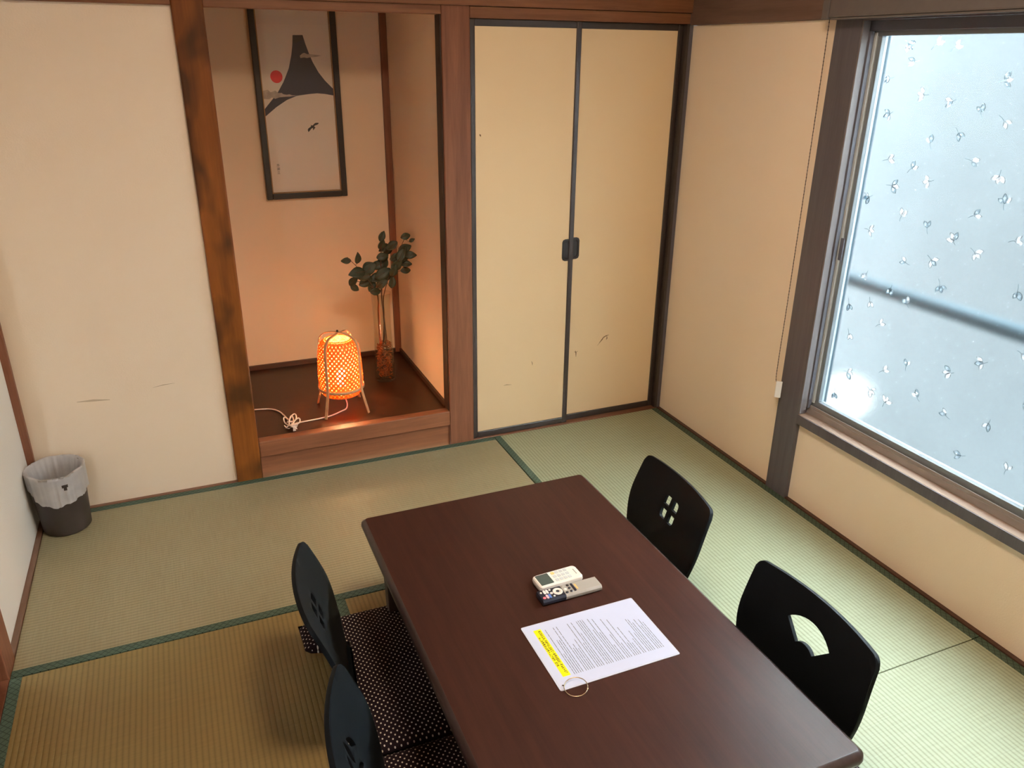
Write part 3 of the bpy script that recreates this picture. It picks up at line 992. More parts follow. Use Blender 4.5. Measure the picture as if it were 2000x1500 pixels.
bm = bmesh.new()
lathe(bm, [(0.0, 0.0835), (0.06, 0.0835), (0.0765, 0.081), (0.0765, 0.0785), (0.0, 0.0785)], 28)
from_bm('base_disc', bm, M['weave'], lamp, True)
bm = bmesh.new()
lathe(bm, [(0.0, 0.084), (0.018, 0.084), (0.018, 0.125), (0.0, 0.125)], 16)
from_bm('socket', bm, M['white_plastic'], lamp, True)
bm = bmesh.new()
lathe(bm, [(0.0, 0.126), (0.011, 0.128), (0.018, 0.145), (0.0225, 0.165), (0.018, 0.182), (0.009, 0.19), (0.0, 0.1915)], 14)
from_bm('bulb', bm, M['bulb'], lamp, True)
# power cord
def lw(p, z=0.004):
    return (p[0] - lx, p[1] - ly, p[2] if len(p) > 2 else z)
bm = bmesh.new()
cpts = [(-1.535, .232, .082), (-1.530, .232, .05), (-1.525, .225, .02), (-1.535, .205, .006), (-1.56, .19), (-1.609, .160), (-1.66, .148), (-1.709, .143), (-1.772, .138)]
P = smooth_path([lw(p) for p in cpts], 6)
tube(bm, P, 0.0031, 8)
tube(bm, smooth_path([lw(p) for p in [(-1.795, .150, .012), (-1.80, .19, .010), (-1.806, .24), (-1.82, .29), (-1.849, .328), (-1.887, .343), (-1.93, .352)]], 6), 0.0031, 8)
from_bm('power_cord', bm, M['cable'], lamp, True)
# bundled loops with a twist tie
bm = bmesh.new()
def loop(cx, cy, ang, L, Wd, zc):
    pts = []
    for k in range(19):
        t = math.tau * k / 18
        a, b = L * math.cos(t), Wd * math.sin(t)
        pts.append((cx + a * math.cos(ang) - b * math.sin(ang), cy + a * math.sin(ang) + b * math.cos(ang), zc + 0.006 * math.sin(t * 2 + ang) + 0.006))
    tube(bm, [lw(p) for p in pts], 0.0031, 8, False)
loop(-1.782, .165, math.radians(62), .042, .014, .008)
loop(-1.800, .135, math.radians(105), .045, .012, .010)
loop(-1.790, .120, math.radians(80), .050, .010, .016)
loop(-1.775, .112, math.radians(50), .034, .012, .014)
from_bm('cord_bundle', bm, M['cable'], lamp, True)
bm = bmesh.new()
rs = random.Random(3)
for k, (cx, cy, a, L) in enumerate(((-1.786, .098, .3, .034), (-1.775, .095, .9, .03), (-1.798, .088, -.5, .028), (-1.784, .080, 1.45, .035))):
    path = []
    for i in range(6):
        t = i / 5 - 0.5
        z = 0.012 + 0.008 * math.sin(i * 1.7 + k)
        path.append((Vector(lw((cx + t * 2 * L * math.cos(a), cy + t * 2 * L * math.sin(a), z))), Vector((0.3 * math.sin(i + k), 0.2, 1))))
    ribbon(bm, path, 1, 0.012, 0.0012)
from_bm('paper_tie', bm, M['white_plastic'], lamp)
o = prism('plug', rounded_rect(0.026, 0.018, 0.005, 3), -0.018, 0.018, M['cable'], lamp, 0.002)
o.location = lw((-1.945, .356, .0095))
o.rotation_euler = (math.pi / 2, 0, math.radians(75))

# ================================================================ VASE WITH EUCALYPTUS
vx, vy = -1.277, 0.500
vase = thing('glass_vase', 'tall clear glass vase half filled with bark chips beside the lantern', 'vase', (vx, vy, LZ))
bm = bmesh.new()
lathe(bm, [(0.0, 0.0), (0.046, 0.0), (0.0495, 0.004), (0.0485, 0.10), (0.0445, 0.20), (0.0415, 0.28), (0.0425, 0.36), (0.0465, 0.445), (0.0475, 0.446), (0.0445, 0.443), (0.0395, 0.36), (0.0388, 0.28), (0.0418, 0.20), (0.0458, 0.10), (0.046, 0.010), (0.0, 0.010)], 36)
from_bm('glass_body', bm, M['vase_glass'], vase, True)
bm = bmesh.new()
rs = random.Random(11)
for k in range(260):
    z = rs.uniform(0.014, 0.20)
    r = math.sqrt(rs.random()) * 0.036
    a = rs.random() * math.tau
    c = Vector((r * math.cos(a), r * math.sin(a), z))
    d = Vector((rs.gauss(0, 1), rs.gauss(0, 1), rs.gauss(0, .6))).normalized()
    L = rs.uniform(0.006, 0.013)
    pts = []
    for i in range(3):
        t = i - 1
        q = c + d * (t * L) + Vector((rs.gauss(0, .0015), rs.gauss(0, .0015), rs.gauss(0, .0015)))
        rr = math.hypot(q.x, q.y)
        if rr > 0.040:
            q.x *= 0.040 / rr
            q.y *= 0.040 / rr
        q.z = min(max(q.z, 0.013), 0.206)
        pts.append(q)
    tube(bm, pts, rs.uniform(0.0018, 0.0040), 5)
fo = from_bm('bark_filling', bm, M['bark'], vase)
fo['kind'] = 'stuff'

LV = [(-1.26, 0.879, 0.021, 60), (-1.154, 0.876, 0.021, 10), (-1.122, 0.852, 0.012, 30), (-1.259, 0.836, 0.023, 70), (-1.236, 0.809, 0.025, 20), (-1.15, 0.81, 0.028, 20), (-1.130, 0.781, 0.024, 0), (-1.178, 0.791, 0.028, 60), (-1.259, 0.781, 0.024, 10), (-1.2, 0.742, 0.031, 50), (-1.148, 0.737, 0.023, 0), (-1.149, 0.704, 0.022, 0), (-1.219, 0.8, 0.024, 40), (-1.434, 0.778, 0.019, 0), (-1.383, 0.789, 0.022, 80), (-1.392, 0.726, 0.035, 0), (-1.329, 0.732, 0.034, 40), (-1.264, 0.703, 0.034, 30), (-1.399, 0.668, 0.024, 50), (-1.393, 0.634, 0.021, -40), (-1.344, 0.666, 0.030, 20), (-1.312, 0.637, 0.025, 60), (-1.302, 0.618, 0.024, 0), (-1.237, 0.684, 0.026, 60), (-1.331, 0.743, 0.024, 30), (-1.176, 0.765, 0.026, 70), (-1.249, 0.763, 0.026, 30), (-1.218, 0.716, 0.026, 70), (-1.293, 0.678, 0.030, 10), (-1.163, 0.768, 0.022, -10)]
tips = [((-1.258, .50, .895), 'eucalyptus branch reaching highest straight above the vase'),
        ((-1.145, .47, .885), 'eucalyptus branch leaning right to the alcove wall'),
        ((-1.432, .46, .800), 'eucalyptus branch leaning far left over the lantern'),
        ((-1.395, .54, .665), 'low eucalyptus branch drooping left at the vase rim'),
        ((-1.215, .56, .780), 'short leafy eucalyptus branch behind the others in the vase')]
stems = []
for k, (tp, lab) in enumerate(tips):
    a = k * 1.26
    foot = Vector((vx + 0.018 * math.cos(a), vy + 0.018 * math.sin(a), LZ + 0.19))
    mouth = Vector((vx + (tp[0] - vx) * 0.13, vy + (tp[1] - vy) * 0.15, LZ + 0.445))
    mouth.x = min(max(mouth.x, vx - .028), vx + .028)
    bend = mouth.lerp(Vector(tp), 0.5) + Vector((0, 0, 0.015))
    P = smooth_path([foot, foot.lerp(mouth, 0.55) + Vector((0, 0, 0)), mouth, bend, Vector(tp)], 6)
    b = thing('eucalyptus_branch', lab, 'branch', tuple(foot), 0, 'eucalyptus branches in the glass vase')
    bm = bmesh.new()
    tube(bm, [p - foot for p in P], 0.0026, 6, True, lambda i, n=len(P): 1.2 - 0.75 * i / n)
    from_bm('stem', bm, M['stem'], b, True)
    stems.append((b, P, foot))
rs = random.Random(21)
for (x, z, L, ang) in LV + [(-1.285, .735, .028, 15), (-1.245, .74, .028, 70), (-1.195, .775, .028, 20), (-1.215, .83, .026, 35), (-1.165, .80, .026, 50), (-1.36, .70, .028, 10), (-1.275, .655, .026, 40), (-1.225, .66, .024, 75)]:
    L *= 1.22
    # nearest branch in the front view, above the rim
    best = None
    for si, (b, P, foot) in enumerate(stems):
        for p in P:
            if p.z < LZ + 0.46:
                continue
            d = math.hypot(p.x - x, p.z - z + 0.012)
            if best is None or d < best[0]:
                best = (d, si, p)
    d, si, p = best
    b, P, foot = stems[si]
    c = Vector((x, p.y + rs.uniform(-0.028, 0.022), z))
    c.x = min(c.x, -1.122)
    dirv = Vector((math.cos(math.radians(ang)), rs.uniform(-.45, .25), math.sin(math.radians(ang))))
    if dirv.dot(c - p) < 0:
        dirv.x, dirv.z = -dirv.x, -dirv.z
    dirv.normalize()
    nrm = Vector((rs.uniform(-.35, .35), -1, rs.uniform(0.1, .6)))
    side = dirv.cross(nrm).normalized()
    nrm = side.cross(dirv).normalized()
    base = c - dirv * L
    bm = bmesh.new()
    NU, NV = 8, 4
    grid = []
    for i in range(NU + 1):
        t = i / NU
        w = L * 0.70 * math.sin(math.pi * min(1, t * 0.96 + 0.02)) ** 0.75 * (1.08 - 0.35 * t)
        row = []
        for j in range(NV + 1):
            s = j / NV * 2 - 1
            q = base + dirv * (2 * L * t) + side * (w * s) + nrm * (-0.0035 * (1 - s * s) + 0.006 * math.sin(math.pi * t) - 0.008 * t * t)
            row.append(bm.verts.new(q - foot))
        grid.append(row)
    for i in range(NU):
        for j in range(NV):
            bm.faces.new((grid[i][j], grid[i][j + 1], grid[i + 1][j + 1], grid[i + 1][j]))
    bmesh.ops.remove_doubles(bm, verts=bm.verts, dist=1e-5)
    lf = from_bm('leaf', bm, M['leaf'], b, True)
    md = lf.modifiers.new('thickness', 'SOLIDIFY')
    md.thickness = 0.0007
    bm = bmesh.new()
    mid = p.lerp(base, 0.5) + Vector((0, 0, -0.004))
    tube(bm, [p - foot, mid - foot, base - foot, base + dirv * L * 1.2 + nrm * 0.003 - foot], 0.0010, 5)
    from_bm('petiole', bm, M['stem'], lf, True)

# ================================================================ WASTE BIN
bx, by = -2.664, -0.103
wb = tag(bpy.data.objects.new('waste_bin', None), 'dark brown round waste bin in the corner of the room', 'bin')
C.objects.link(wb)
wb.location = (bx, by, 0.0025)
bm = bmesh.new()
lathe(bm, [(0.0, 0.0), (0.077, 0.0), (0.081, 0.004), (0.0935, 0.235), (0.096, 0.238), (0.096, 0.243), (0.0915, 0.243), (0.079, 0.008), (0.0, 0.008)], 44)
from_bm('body', bm, M['bin'], wb, True)
bag = tag(bpy.data.objects.new('bin_bag', None), 'white plastic bag lining the brown waste bin', 'bag')
C.objects.link(bag)
bag.location = (bx, by, 0.03)
rs = random.Random(4)
ph = [rs.uniform(0, 6.28) for _ in range(6)]
def bagwob(j, t, r, z):
    cr = 0.0022 * math.sin(9 * t + ph[0]) + 0.0016 * math.sin(17 * t + ph[1] + z * 40) + 0.001 * math.sin(31 * t + ph[2])
    front = math.cos(t - math.radians(-72))
    if j <= 10:      # outside skirt, hangs lower at the front
        f = j / 10
        hem = 0.072 + 0.046 * front + 0.006 * math.sin(3 * t + ph[3]) + 0.003 * math.sin(11 * t + ph[4])
        zz = 0.222 - hem * (1 - f)
        return (0.0985 - 0.0055 * (1 - f) * 1.1 + abs(cr) * (0.5 + 1.2 * (1 - f)), zz)
    top = 0.003 * math.sin(3 * t + ph[5]) + 0.002 * math.sin(7 * t)
    if j <= 12:
        return (r + abs(cr) * 0.4, z + top)
    return (r - abs(cr) * 2.2, z)
bm = bmesh.new()
lathe(bm, [(0.1, 0)] * 11 + [(0.0985, 0.221), (0.0885, 0.220), (0.085, 0.17), (0.080, 0.10), (0.076, 0.03), (0.068, 0.002), (0.04, 0.0), (0.001, 0.0)], 120, wob=bagwob)
# handle opening punched in the front of the skirt
bm.verts.ensure_lookup_table()
bm.faces.ensure_lookup_table()
kill = []
for f in bm.faces:
    c = f.calc_center_median()
    t = math.atan2(c.y, c.x)
    dt = (math.degrees(t) + 70)
    if math.hypot(c.x, c.y) > 0.092 and 0.160 < c.z < 0.192 and abs(dt) < (c.z - 0.158) * 270:
        kill.append(f)
bmesh.ops.delete(bm, geom=kill, context='FACES')
from_bm('film', bm, M['bag'], bag, True)

# ================================================================ LOW TABLE
TX0, TX1, TY0, TY1, TH = -1.737, -0.970, -2.277, -1.009, 0.350
tcx, tcy = (TX0 + TX1) / 2, (TY0 + TY1) / 2
table = thing('low_table', 'low dark walnut table in the middle of the tatami room', 'table', (tcx, tcy, 0.0018))
TH_ = TH - 0.0018
hw, hl = (TX1 - TX0) / 2, (TY1 - TY0) / 2
bm = bmesh.new()
def top_ring(inset, z, r):
    return [bm.verts.new((x, y, z)) for x, y in rounded_rect(2 * (hw - inset), 2 * (hl - inset), r, 6)]
rings = [top_ring(0.012, TH_ - 0.040, 0.012), top_ring(0.003, TH_ - 0.032, 0.018), top_ring(0.0, TH_ - 0.022, 0.02), top_ring(0.0015, TH_ - 0.010, 0.02), top_ring(0.0125, TH_ - 0.001, 0.010), top_ring(0.014, TH_, 0.009)]
n = len(rings[0])
for a, b in zip(rings[:-1], rings[1:]):
    for i in range(n):
        f = bm.faces.new((a[i], a[(i + 1) % n], b[(i + 1) % n], b[i]))
        f.material_index = 1
bm.faces.new(rings[0][::-1])
bm.faces.new(rings[-1])
top = from_bm('tabletop', bm, M['table'], table)
top.data.materials.append(M['table_edge'])
for p in top.data.polygons:
    p.use_smooth = p.material_index == 1
lg = 0.052
for sx in (-1, 1):
    for sy in (-1, 1):
        px, py = sx * (hw - 0.045 - lg / 2), sy * (hl - 0.065 - lg / 2)
        bm = bmesh.new()
        bbox(bm, (px - lg / 2, py - lg / 2, 0), (px + lg / 2, py + lg / 2, TH_ - 0.0405))
        for v in bm.verts:
            if v.co.z < 0.01:
                v.co.x += (px - v.co.x) * 0.25
                v.co.y += (py - v.co.y) * 0.25
        bevel(from_bm('leg', bm, M['table_edge'], table), 0.003)
ap = 0.05
for s in (-1, 1):
    x = s * (hw - 0.062)
    box('apron', (x - .009, -hl + 0.065 + lg, TH_ - 0.0405 - ap), (x + .009, hl - 0.065 - lg, TH_ - 0.0405), M['table_edge'], table, 0.001)
    y = s * (hl - 0.082)
    box('apron', (-hw + 0.045 + lg, y - .009, TH_ - 0.0405 - ap), (hw - 0.045 - lg, y + .009, TH_ - 0.0405), M['table_edge'], table, 0.001)

# ---- laminated sheet with a ring
SX0, SX1, SY0, SY1 = -1.4825, -1.1665, -1.887, -1.661
sheet = thing('laminated_sheet', 'white laminated notice sheet with a yellow heading on the table', 'sheet', ((SX0 + SX1) / 2, (SY0 + SY1) / 2, TH + 0.0003))
sw, sh = SX1 - SX0, SY1 - SY0
film = prism('laminate', rounded_rect(sw, sh, 0.004, 4), 0.0, 0.0012, M['laminate'], sheet)
pap = prism('paper', rounded_rect(sw - 0.008, sh - 0.008, 0.002, 2), 0.0012, 0.0015, M['paper'], sheet)
def s3(x, y):      # sheet-local from table plane coordinates
    return (x - sheet.location.x, y - sheet.location.y)
def srect(bm, x0, y0, x1, y1, z):
    a = s3(x0, y0)
    b = s3(x1, y1)
    vv = [bm.verts.new(p) for p in ((a[0], a[1], z), (b[0], a[1], z), (b[0], b[1], z), (a[0], b[1], z))]
    bm.faces.new(vv)
bm = bmesh.new()
srect(bm, -1.4585, -1.850, -1.4385, -1.683, 0.00165)
from_bm('yellow_heading', bm, M['yellow'], pap)
rs = random.Random(17)
bm = bmesh.new()
for x0, x1, ya, yb in ((-1.4480, -1.4415, -1.842, -1.690), (-1.4562, -1.4502, -1.815, -1.712)):
    y = ya
    while y < yb:
        w = rs.uniform(0.0035, 0.006)
        for k in range(3):
            xx = x0 + (x1 - x0) * k / 3
            if rs.random() < 0.75:
                srect(bm, xx, y, xx + (x1 - x0) * 0.22, y + w * 0.8, 0.00180)
        if rs.random() < 0.8:
            srect(bm, x0, y + w * rs.uniform(.2, .6), x1, y + w * rs.uniform(.2, .6) + 0.0009, 0.00180)
        y += w * 1.15
from_bm('heading_print', bm, M['ink_dark'], pap)
bm = bmesh.new()
x = -1.4300
para = 0
while x < -1.190:
    t = (x + 1.43) / 0.24
    ymax = -1.690 - 0.05 * max(0, t - 0.45) * 2 if rs.random() < 0.3 else rs.uniform(-1.80, -1.715) - 0.03 * t
    y = -1.852
    if para <= 0:
        para = rs.randint(2, 5)
    while y < ymax:
        w = rs.uniform(0.006, 0.024)
        srect(bm, x, y, x + 0.0017, min(y + w, ymax), 0.00165)
        y += w + rs.uniform(0.0008, 0.002)
    para -= 1
    x += 0.0054 if para > 0 else 0.0086
from_bm('printed_lines', bm, M['ink'], pap)
# split ring through the corner hole
rc = s3(-1.4475, -1.8925)
bm = bmesh.new()
rr = 0.0265
tl_ = math.radians(14)
pts = []
for k in range(49):
    a = math.tau * k / 48
    pts.append((rc[0] + rr * math.cos(a), rc[1] + rr * math.sin(a) * math.cos(tl_), 0.0062 + rr * math.sin(tl_) * 0.5 * math.sin(a + 0.9)))
tube(bm, pts, 0.0011, 6, False)
from_bm('binder_ring', bm, M['steel'], sheet, True)
bm = bmesh.new()
a = math.radians(-35)
tube(bm, [pts[int(48 * (325 - 6) / 360)], pts[int(48 * 325 / 360)], pts[int(48 * (325 + 8) / 360)]], 0.0019, 8)
from_bm('ring_clasp', bm, M['steel'], sheet, True)
bm = bmesh.new()
hc = s3(-1.4705, -1.8735)
lathe(bm, [(0.0, 0.0019), (0.0022, 0.0019)], 14, cen=(hc[0], hc[1], 0))
bmesh.ops.remove_doubles(bm, verts=bm.verts, dist=1e-6)
from_bm('punched_hole', bm, M['print_dark'], pap)

# ---- air conditioner remote: white slab with a dark screen
ra = thing('air_conditioner_remote', 'white remote control with a dark display lying on the table', 'remote control', (-1.317, -1.5295, TH + 0.0003), math.radians(2.5))
def keycap(name, cx, cy, w, h, z0, z1, mat, parent, r=0.0012):
    return prism(name, rounded_rect(w, h, min(r, w / 2.05, h / 2.05), 3, cx, cy), z0, z1, mat, parent)
bm = bmesh.new()
def slab(bm, w, h, zs):
    rg = []
    for ins, z, r in zs:
        rg.append([bm.verts.new((x, y, z)) for x, y in rounded_rect(w - 2 * ins, h - 2 * ins, r, 5)])
    n = len(rg[0])
    for a, b in zip(rg[:-1], rg[1:]):
        for i in range(n):
            bm.faces.new((a[i], a[(i + 1) % n], b[(i + 1) % n], b[i]))
    bm.faces.new(rg[0][::-1])
    bm.faces.new(rg[-1])
slab(bm, 0.131, 0.057, [(0.006, 0.0, 0.006), (0.002, 0.004, 0.009), (0.0, 0.012, 0.010), (0.001, 0.019, 0.010), (0.004, 0.0222, 0.009)])
body = from_bm('body', bm, M['white_plastic'], ra, True)
bevel(body, 0.0005)
keycap('display', -0.040, 0.0005, 0.037, 0.044, 0.0220, 0.0227, M['lcd'], ra, 0.002)
for i in range(4):
    for j in range(3):
        keycap('key', -0.0085 + i * 0.0125, 0.016 - j * 0.0150, 0.0095, 0.0100, 0.0220, 0.0231, M['gold_key'] if (i, j) == (0, 0) else M['grey_key'], ra, 0.0015)
bm = bmesh.new()
for k in range(7):
    y = 0.010 - k * 0.0032
    vv = [bm.verts.new(p) for p in ((0.0500, y, 0.02225), (0.0525, y, 0.02225), (0.0525, y - 0.0022, 0.02225), (0.0500, y - 0.0022, 0.02225))]
    bm.faces.new(vv)
from_bm('maker_mark', bm, M['lcd'], ra)
# ---- television remote: black end with keys, silver end
rt = thing('television_remote', 'slim remote control, black and silver, with coloured keys on the table', 'remote control', (-1.309, -1.5835, TH + 0.0003), math.radians(0.4))
def half(name, x0, x1, mat):
    bm = bmesh.new()
    prof = [(-0.0235, 0.006), (-0.021, 0.0008), (0.021, 0.0008), (0.0235, 0.006), (0.0235, 0.012), (0.019, 0.0176), (-0.019, 0.0176), (-0.0235, 0.012)]
    a = [bm.verts.new((x0, y, z)) for y, z in prof]
    b = [bm.verts.new((x1, y, z)) for y, z in prof]
    bm.faces.new(a[::-1])
    bm.faces.new(b)
    for i in range(8):
        bm.faces.new((a[i], a[(i + 1) % 8], b[(i + 1) % 8], b[i]))
    return bevel(from_bm(name, bm, mat, rt), 0.0012, 2)
half('key_end', -0.086, -0.0195, M['navy'])
half('silver_end', -0.0193, 0.086, M['silver'])
zt = 0.0174
# key panel continues a little over the silver half
def disc(name, cx, cy, r, z1, mat, hole=0.0, z0=zt):
    bm = bmesh.new()
    prof = [(r, z0), (r, z1 - .0004), (r * 0.93, z1)] + ([(hole, z1), (hole, z0)] if hole else [(0.0001, z1)])
    lathe(bm, prof, 22, cen=(cx, cy, 0))
    return from_bm(name, bm, mat, rt, True)
disc('power_key', -0.078, -0.0125, 0.0042, zt + 0.0018, M['red_key'])
disc('small_key', -0.0785, 0.0095, 0.003, zt + 0.0015, M['white_plastic'])
keycap('shortcut_key', -0.069, 0.0085, 0.0062, 0.0155, zt, zt + 0.0016, M['white_plastic'], rt, 0.003)
keycap('shortcut_key', -0.0615, 0.0085, 0.0062, 0.0155, zt, zt + 0.0016, M['white_plastic'], rt, 0.003)
keycap('shortcut_key', -0.069, -0.0105, 0.0062, 0.0155, zt, zt + 0.0016, M['pink_key'], rt, 0.003)
keycap('shortcut_key', -0.0615, -0.0105, 0.0062, 0.0155, zt, zt + 0.0016, M['blue_key'], rt, 0.003)
disc('small_key', -0.0525, 0.013, 0.0032, zt + 0.0015, M['white_plastic'])
disc('small_key', -0.0530, -0.001, 0.0040, zt + 0.0015, M['white_plastic'])
disc('small_key', -0.0505, -0.0140, 0.0030, zt + 0.0015, M['grey_key'])
disc('ring_key', -0.0345, 0.0, 0.0135, zt + 0.0016, M['white_plastic'], 0.0050)
disc('centre_key', -0.0345, 0.0, 0.0046, zt + 0.0018, M['navy'])
for cx, cy, mt in ((-0.0135, 0.0135, 'silver'), (-0.0120, 0.0, 'white_plastic'), (-0.0135, -0.0135, 'navy'), (0.0, 0.0125, 'navy'), (0.0, 0.0005, 'navy'), (0.0, -0.0125, 'navy')):
    disc('round_key', cx, cy, 0.0042, zt + 0.0015, M[mt])
keycap('rocker_key', 0.0110, 0.0, 0.0065, 0.032, zt, zt + 0.0016, M['navy'], rt, 0.003)
keycap('rocker_key', 0.0195, 0.0005, 0.0050, 0.022, zt, zt + 0.0010, M['gold_key'], rt, 0.002)

# ================================================================ LEGLESS CHAIRS
def chair_map(u, v, W, recl, Hback, bow_d):
    """developed plywood strip -> bent chair (sits facing +x). v: 0 front of seat .. back top"""
    r = 0.075
    sl = 0.355
    th = math.pi / 2 - recl
    z0 = 0.006
    if v <= sl:
        x = 0.30 - v
        z = z0
        nx, nz = 0.0, 1.0
        k = 0.0
    elif v <= sl + r * th:
        a = (v - sl) / r
        x = 0.30 - sl - r * math.sin(a)
        z = z0 + r * (1 - math.cos(a))
        nx, nz = math.sin(a), math.cos(a)
        k = (a / th) ** 2 * 0.35
    else:
        d = v - sl - r * th
        a = th
        bx_ = 0.30 - sl - r * math.sin(a)
        bz = z0 + r * (1 - math.cos(a))
        dn = d / Hback
        x = bx_ - d * math.cos(a) + 0.012 * math.sin(math.pi * dn) - 0.018 * dn * dn
        z = bz + d * math.sin(a)
        nx, nz = math.sin(a), math.cos(a)
        k = 0.35 + 0.65 * min(1, dn * 1.6)
    s = u / (W / 2)
    off = -bow_d * k * (1 - s * s)
    return Vector((x + nx * off, u, z + nz * off))
def chair_mesh(name, outline, holes, W, recl, Hback, bow_d, mat, parent):
    bm = bmesh.new()
    es = []
    for lp in [outline] + holes:
        vv = [bm.verts.new((u, v, 0)) for u, v in lp]
        es += [bm.edges.new((vv[i], vv[(i + 1) % len(vv)])) for i in range(len(vv))]
    bmesh.ops.triangle_fill(bm, use_beauty=True, use_dissolve=False, edges=es, normal=(0, 0, 1))
    v0 = min(p[1] for p in outline)
    v1 = max(p[1] for p in outline)
    k = v0 + 0.02
    while k < v1:
        bmesh.ops.bisect_plane(bm, geom=bm.verts[:] + bm.edges[:] + bm.faces[:], plane_co=(0, k, 0), plane_no=(0, 1, 0), dist=1e-6)
        k += 0.018
    k = -W / 2 + 0.02
    while k < W / 2:
        bmesh.ops.bisect_plane(bm, geom=bm.verts[:] + bm.edges[:] + bm.faces[:], plane_co=(k, 0, 0), plane_no=(1, 0, 0), dist=1e-6)
        k += 0.026
    for v in bm.verts:
        v.co = chair_map(v.co.x, v.co.y, W, recl, Hback, bow_d)
    o = from_bm(name, bm, mat, parent, True)
    md = o.modifiers.new('plywood', 'SOLIDIFY')
    md.thickness = 0.011
    md.offset = 0.0
    bevel_md = o.modifiers.new('bevel', 'BEVEL')
    bevel_md.width = 0.003
    bevel_md.segments = 2
    bevel_md.limit_method = 'ANGLE'
    bevel_md.angle_limit = math.radians(60)
    for p in o.data.polygons:
        p.use_smooth = True
    return o
def make_chair(label, loc, rotz, hole, W=0.40, recl=math.radians(15), H=0.33, waist=0.30, bow_d=0.030, arch=0.014, cr=0.035):
    ch = thing('legless_chair', label, 'chair', loc, rotz, 'legless chairs around the low table')
    r = 0.075
    sl = 0.355
    vb = sl + r * (math.pi / 2 - recl) * 0.45
    vt = sl + r * (math.pi / 2 - recl) + H
    # backrest outline
    def half_w(v):
        t = (v - vb) / (vt - vb)
        s = min(1, max(0, (t - 0.05) / 0.62))
        s = s * s * (3 - 2 * s)
        return waist / 2 + (W - waist) / 2 * s - 0.010 * max(0, t - 0.72) / 0.28
    right = []
    N = 16
    for i in range(N + 1):
        v = vb + (vt - cr - vb) * i / N
        right.append((half_w(v), v))
    we = half_w(vt)
    for k in range(1, 7):
        a = math.radians(90 * k / 6)
        right.append((we - cr + cr * math.cos(a), vt - cr + cr * math.sin(a)))
    topc = []
    for k in range(1, 12):
        s = 1 - 2 * k / 12
        u = (we - cr) * s
        topc.append((u, vt + arch * (1 - s * s)))
    outline = right + topc + [(-u, v) for u, v in right[::-1]]
    vc = vt - 0.105
    holes = []
    if hole == 'panes':
        for su in (-1, 1):
            for sv in (-1, 1):
                cx, cy = su * 0.0235, vc + sv * 0.0225
                h = 0.0155
                # one outer corner rounded off
                pts = []
                for (px, py) in ((1, 1), (-1, 1), (-1, -1), (1, -1)):
                    if px == su and py == sv:
                        seq = [math.radians(d) for d in (0, 30, 60, 90)]
                        arc = [(cx + px * (h - 0.012 + 0.012 * math.cos(a)), cy + py * (h - 0.012 + 0.012 * math.sin(a))) for a in seq]
                        if px * py < 0:
                            arc = arc[::-1]
                        pts += arc
                    else:
                        pts.append((cx + px * h, cy + py * h))
                holes.append(pts)
    elif hole == 'fan':
        cx, cy = 0.0, vc - 0.055
        ra_, rb_ = 0.041, 0.103
        aa = math.radians(45)
        arc1 = [(cx + rb_ * math.sin(-aa + 2 * aa * k / 12), cy + rb_ * math.cos(-aa + 2 * aa * k / 12)) for k in range(13)]
        arc0 = [(cx + ra_ * math.sin(aa - 2 * aa * k / 8), cy + ra_ * math.cos(aa - 2 * aa * k / 8)) for k in range(9)]
        holes.append(arc1 + arc0)
    elif hole == 'leaves':
        for cx, cy, L, Wd, ang in ((-0.035, vc + 0.020, 0.030, 0.010, 60), (0.0, vc + 0.030, 0.032, 0.010, 88), (0.035, vc + 0.020, 0.030, 0.010, 120), (-0.02, vc - 0.035, 0.022, 0.008, 40), (0.02, vc - 0.035, 0.022, 0.008, 140)):
            holes.append(leaf_outline(cx, cy, L, Wd, math.radians(ang), 8))
    chair_mesh('backrest', outline, holes, W, recl, H, bow_d, M['black'], ch)
    # seat outline
    right = [(waist / 2, vb)]
    for i in range(1, 9):
        t = i / 8
        s = t * t * (3 - 2 * t)
        right.append((waist / 2 + (W - waist) / 2 * s, vb - 0.13 * t))
    right.append((W / 2, 0.05))
    for k in range(1, 7):
        a = math.radians(90 * k / 6)
        right.append((W / 2 - 0.05 + 0.05 * math.cos(a), 0.05 - 0.05 * math.sin(a)))
    outline = [(-u, v) for u, v in right] + right[::-1]
    chair_mesh('seat', outline, [], W, recl, H, bow_d, M['black'], ch)
    return ch
MATZ = 0.0018
# local bend foot is 0.30-0.355-0.075*sin(75deg) = -0.127 from the chair origin; top about -0.245
CH = {}
rad = math.radians
CH['lf'] = make_chair('black legless chair with four small pane cut-outs, nearest the waste bin', (-1.732, -1.376, MATZ), rad(-6.4), 'panes', 0.403, rad(11.9), 0.357, 0.305, 0.023, 0.013, 0.027)
CH['ln'] = make_chair('black legless chair with leaf-shaped cut-outs, cut by the bottom edge of the photo', (-1.751, -1.914, MATZ), rad(-9.2), 'leaves', 0.399, rad(10.9), 0.373, 0.310, 0.022, 0.013, 0.028)
CH['rf'] = make_chair('black legless chair with four small pane cut-outs, on the window side of the table', (-0.978, -1.271, MATZ), rad(176.9), 'panes', 0.414, rad(9.6), 0.353, 0.310, 0.017, 0.006, 0.024)
CH['rn'] = make_chair('black legless chair with a fan-shaped cut-out in its back', (-1.027, -1.963, MATZ), rad(179.0), 'fan', 0.426, rad(3.8), 0.384, 0.308, 0.026, 0.005, 0.022)

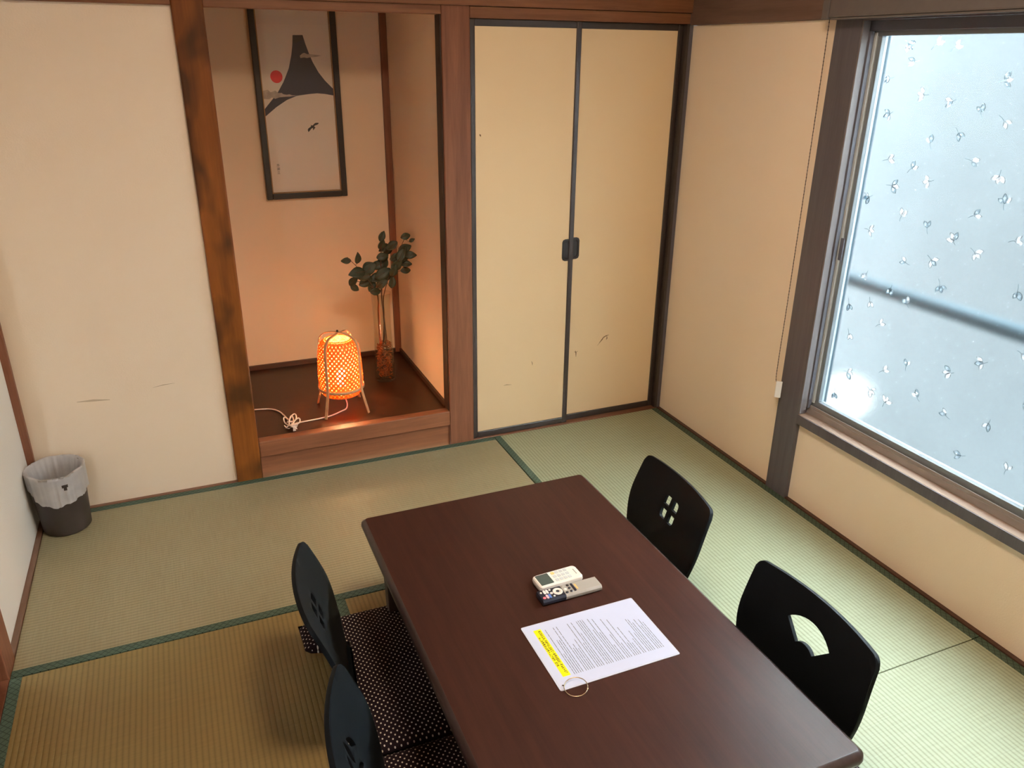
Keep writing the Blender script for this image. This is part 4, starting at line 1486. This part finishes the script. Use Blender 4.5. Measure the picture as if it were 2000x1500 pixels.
# ---- dotted floor cushions lying on the seats
def cushion(label, cx, cy, w, l, loc_z, clamp=None, seed=1, tilt=0.0):
    c = bpy.data.objects.new('floor_cushion', None)
    C.objects.link(c)
    c.location = (cx, cy, loc_z)
    tag(c, label, 'cushion', 'dotted floor cushions')
    rs = random.Random(seed)
    N = 34
    bm = bmesh.new()
    up, dn = [], []
    p = [rs.uniform(0, 6.28) for _ in range(4)]
    for i in range(N + 1):
        ru, rd = [], []
        for j in range(N + 1):
            a, b = i / N * 2 - 1, j / N * 2 - 1
            e = (1 - a ** 4) * (1 - b ** 4)
            pin = 1 - 0.018 * (1 - b * b) * abs(a) ** 3
            pin2 = 1 - 0.014 * (1 - a * a) * abs(b) ** 3
            x = a * w / 2 * pin
            y = b * l / 2 * pin2
            if clamp is not None and a < 0:
                x = max(x, clamp(cy + y) - cx)
            h = 0.024 * max(0, e) ** 0.42
            cr = 0.002 * math.sin(9 * a + 4 * b + p[0]) * e + 0.0015 * math.sin(14 * b - 5 * a + p[1]) * e
            ru.append(bm.verts.new((x, y, 0.026 + h + cr)))
            rd.append(ru[-1] if i in (0, N) or j in (0, N) else bm.verts.new((x, y, 0.026 - 0.024 * max(0, e) ** 0.35)))
        up.append(ru)
        dn.append(rd)
    for i in range(N):
        for j in range(N):
            bm.faces.new((up[i][j], up[i + 1][j], up[i + 1][j + 1], up[i][j + 1]))
            if len({dn[i][j], dn[i][j + 1], dn[i + 1][j + 1], dn[i + 1][j]}) == 4:
                try:
                    bm.faces.new((dn[i][j], dn[i][j + 1], dn[i + 1][j + 1], dn[i + 1][j]))
                except ValueError:
                    pass
    o = from_bm('cover', bm, M['dots'], c, True)
    return c
def clamp_left(x0, yc, yaw):
    def f(y):
        u = y - yc
        xb = x0 - 0.113 - math.sin(yaw) * u
        return xb if abs(u) < 0.172 else xb - 0.16 * min(1, (abs(u) - 0.172) / 0.03)
    return f
cushion('dark dotted floor cushion on the chair nearest the waste bin', -1.680, -1.343, 0.556, 0.570, 0.0145, clamp_left(-1.732, -1.376, rad(-6.4)), 1)
cushion('dark dotted floor cushion on the chair at the bottom edge of the photo', -1.670, -1.908, 0.55, 0.565, 0.0145, clamp_left(-1.751, -1.914, rad(-9.2)), 2)
cushion('dark dotted floor cushion just showing under the near right table corner', -1.035, -1.925, 0.56, 0.50, 0.0145, None, 3)
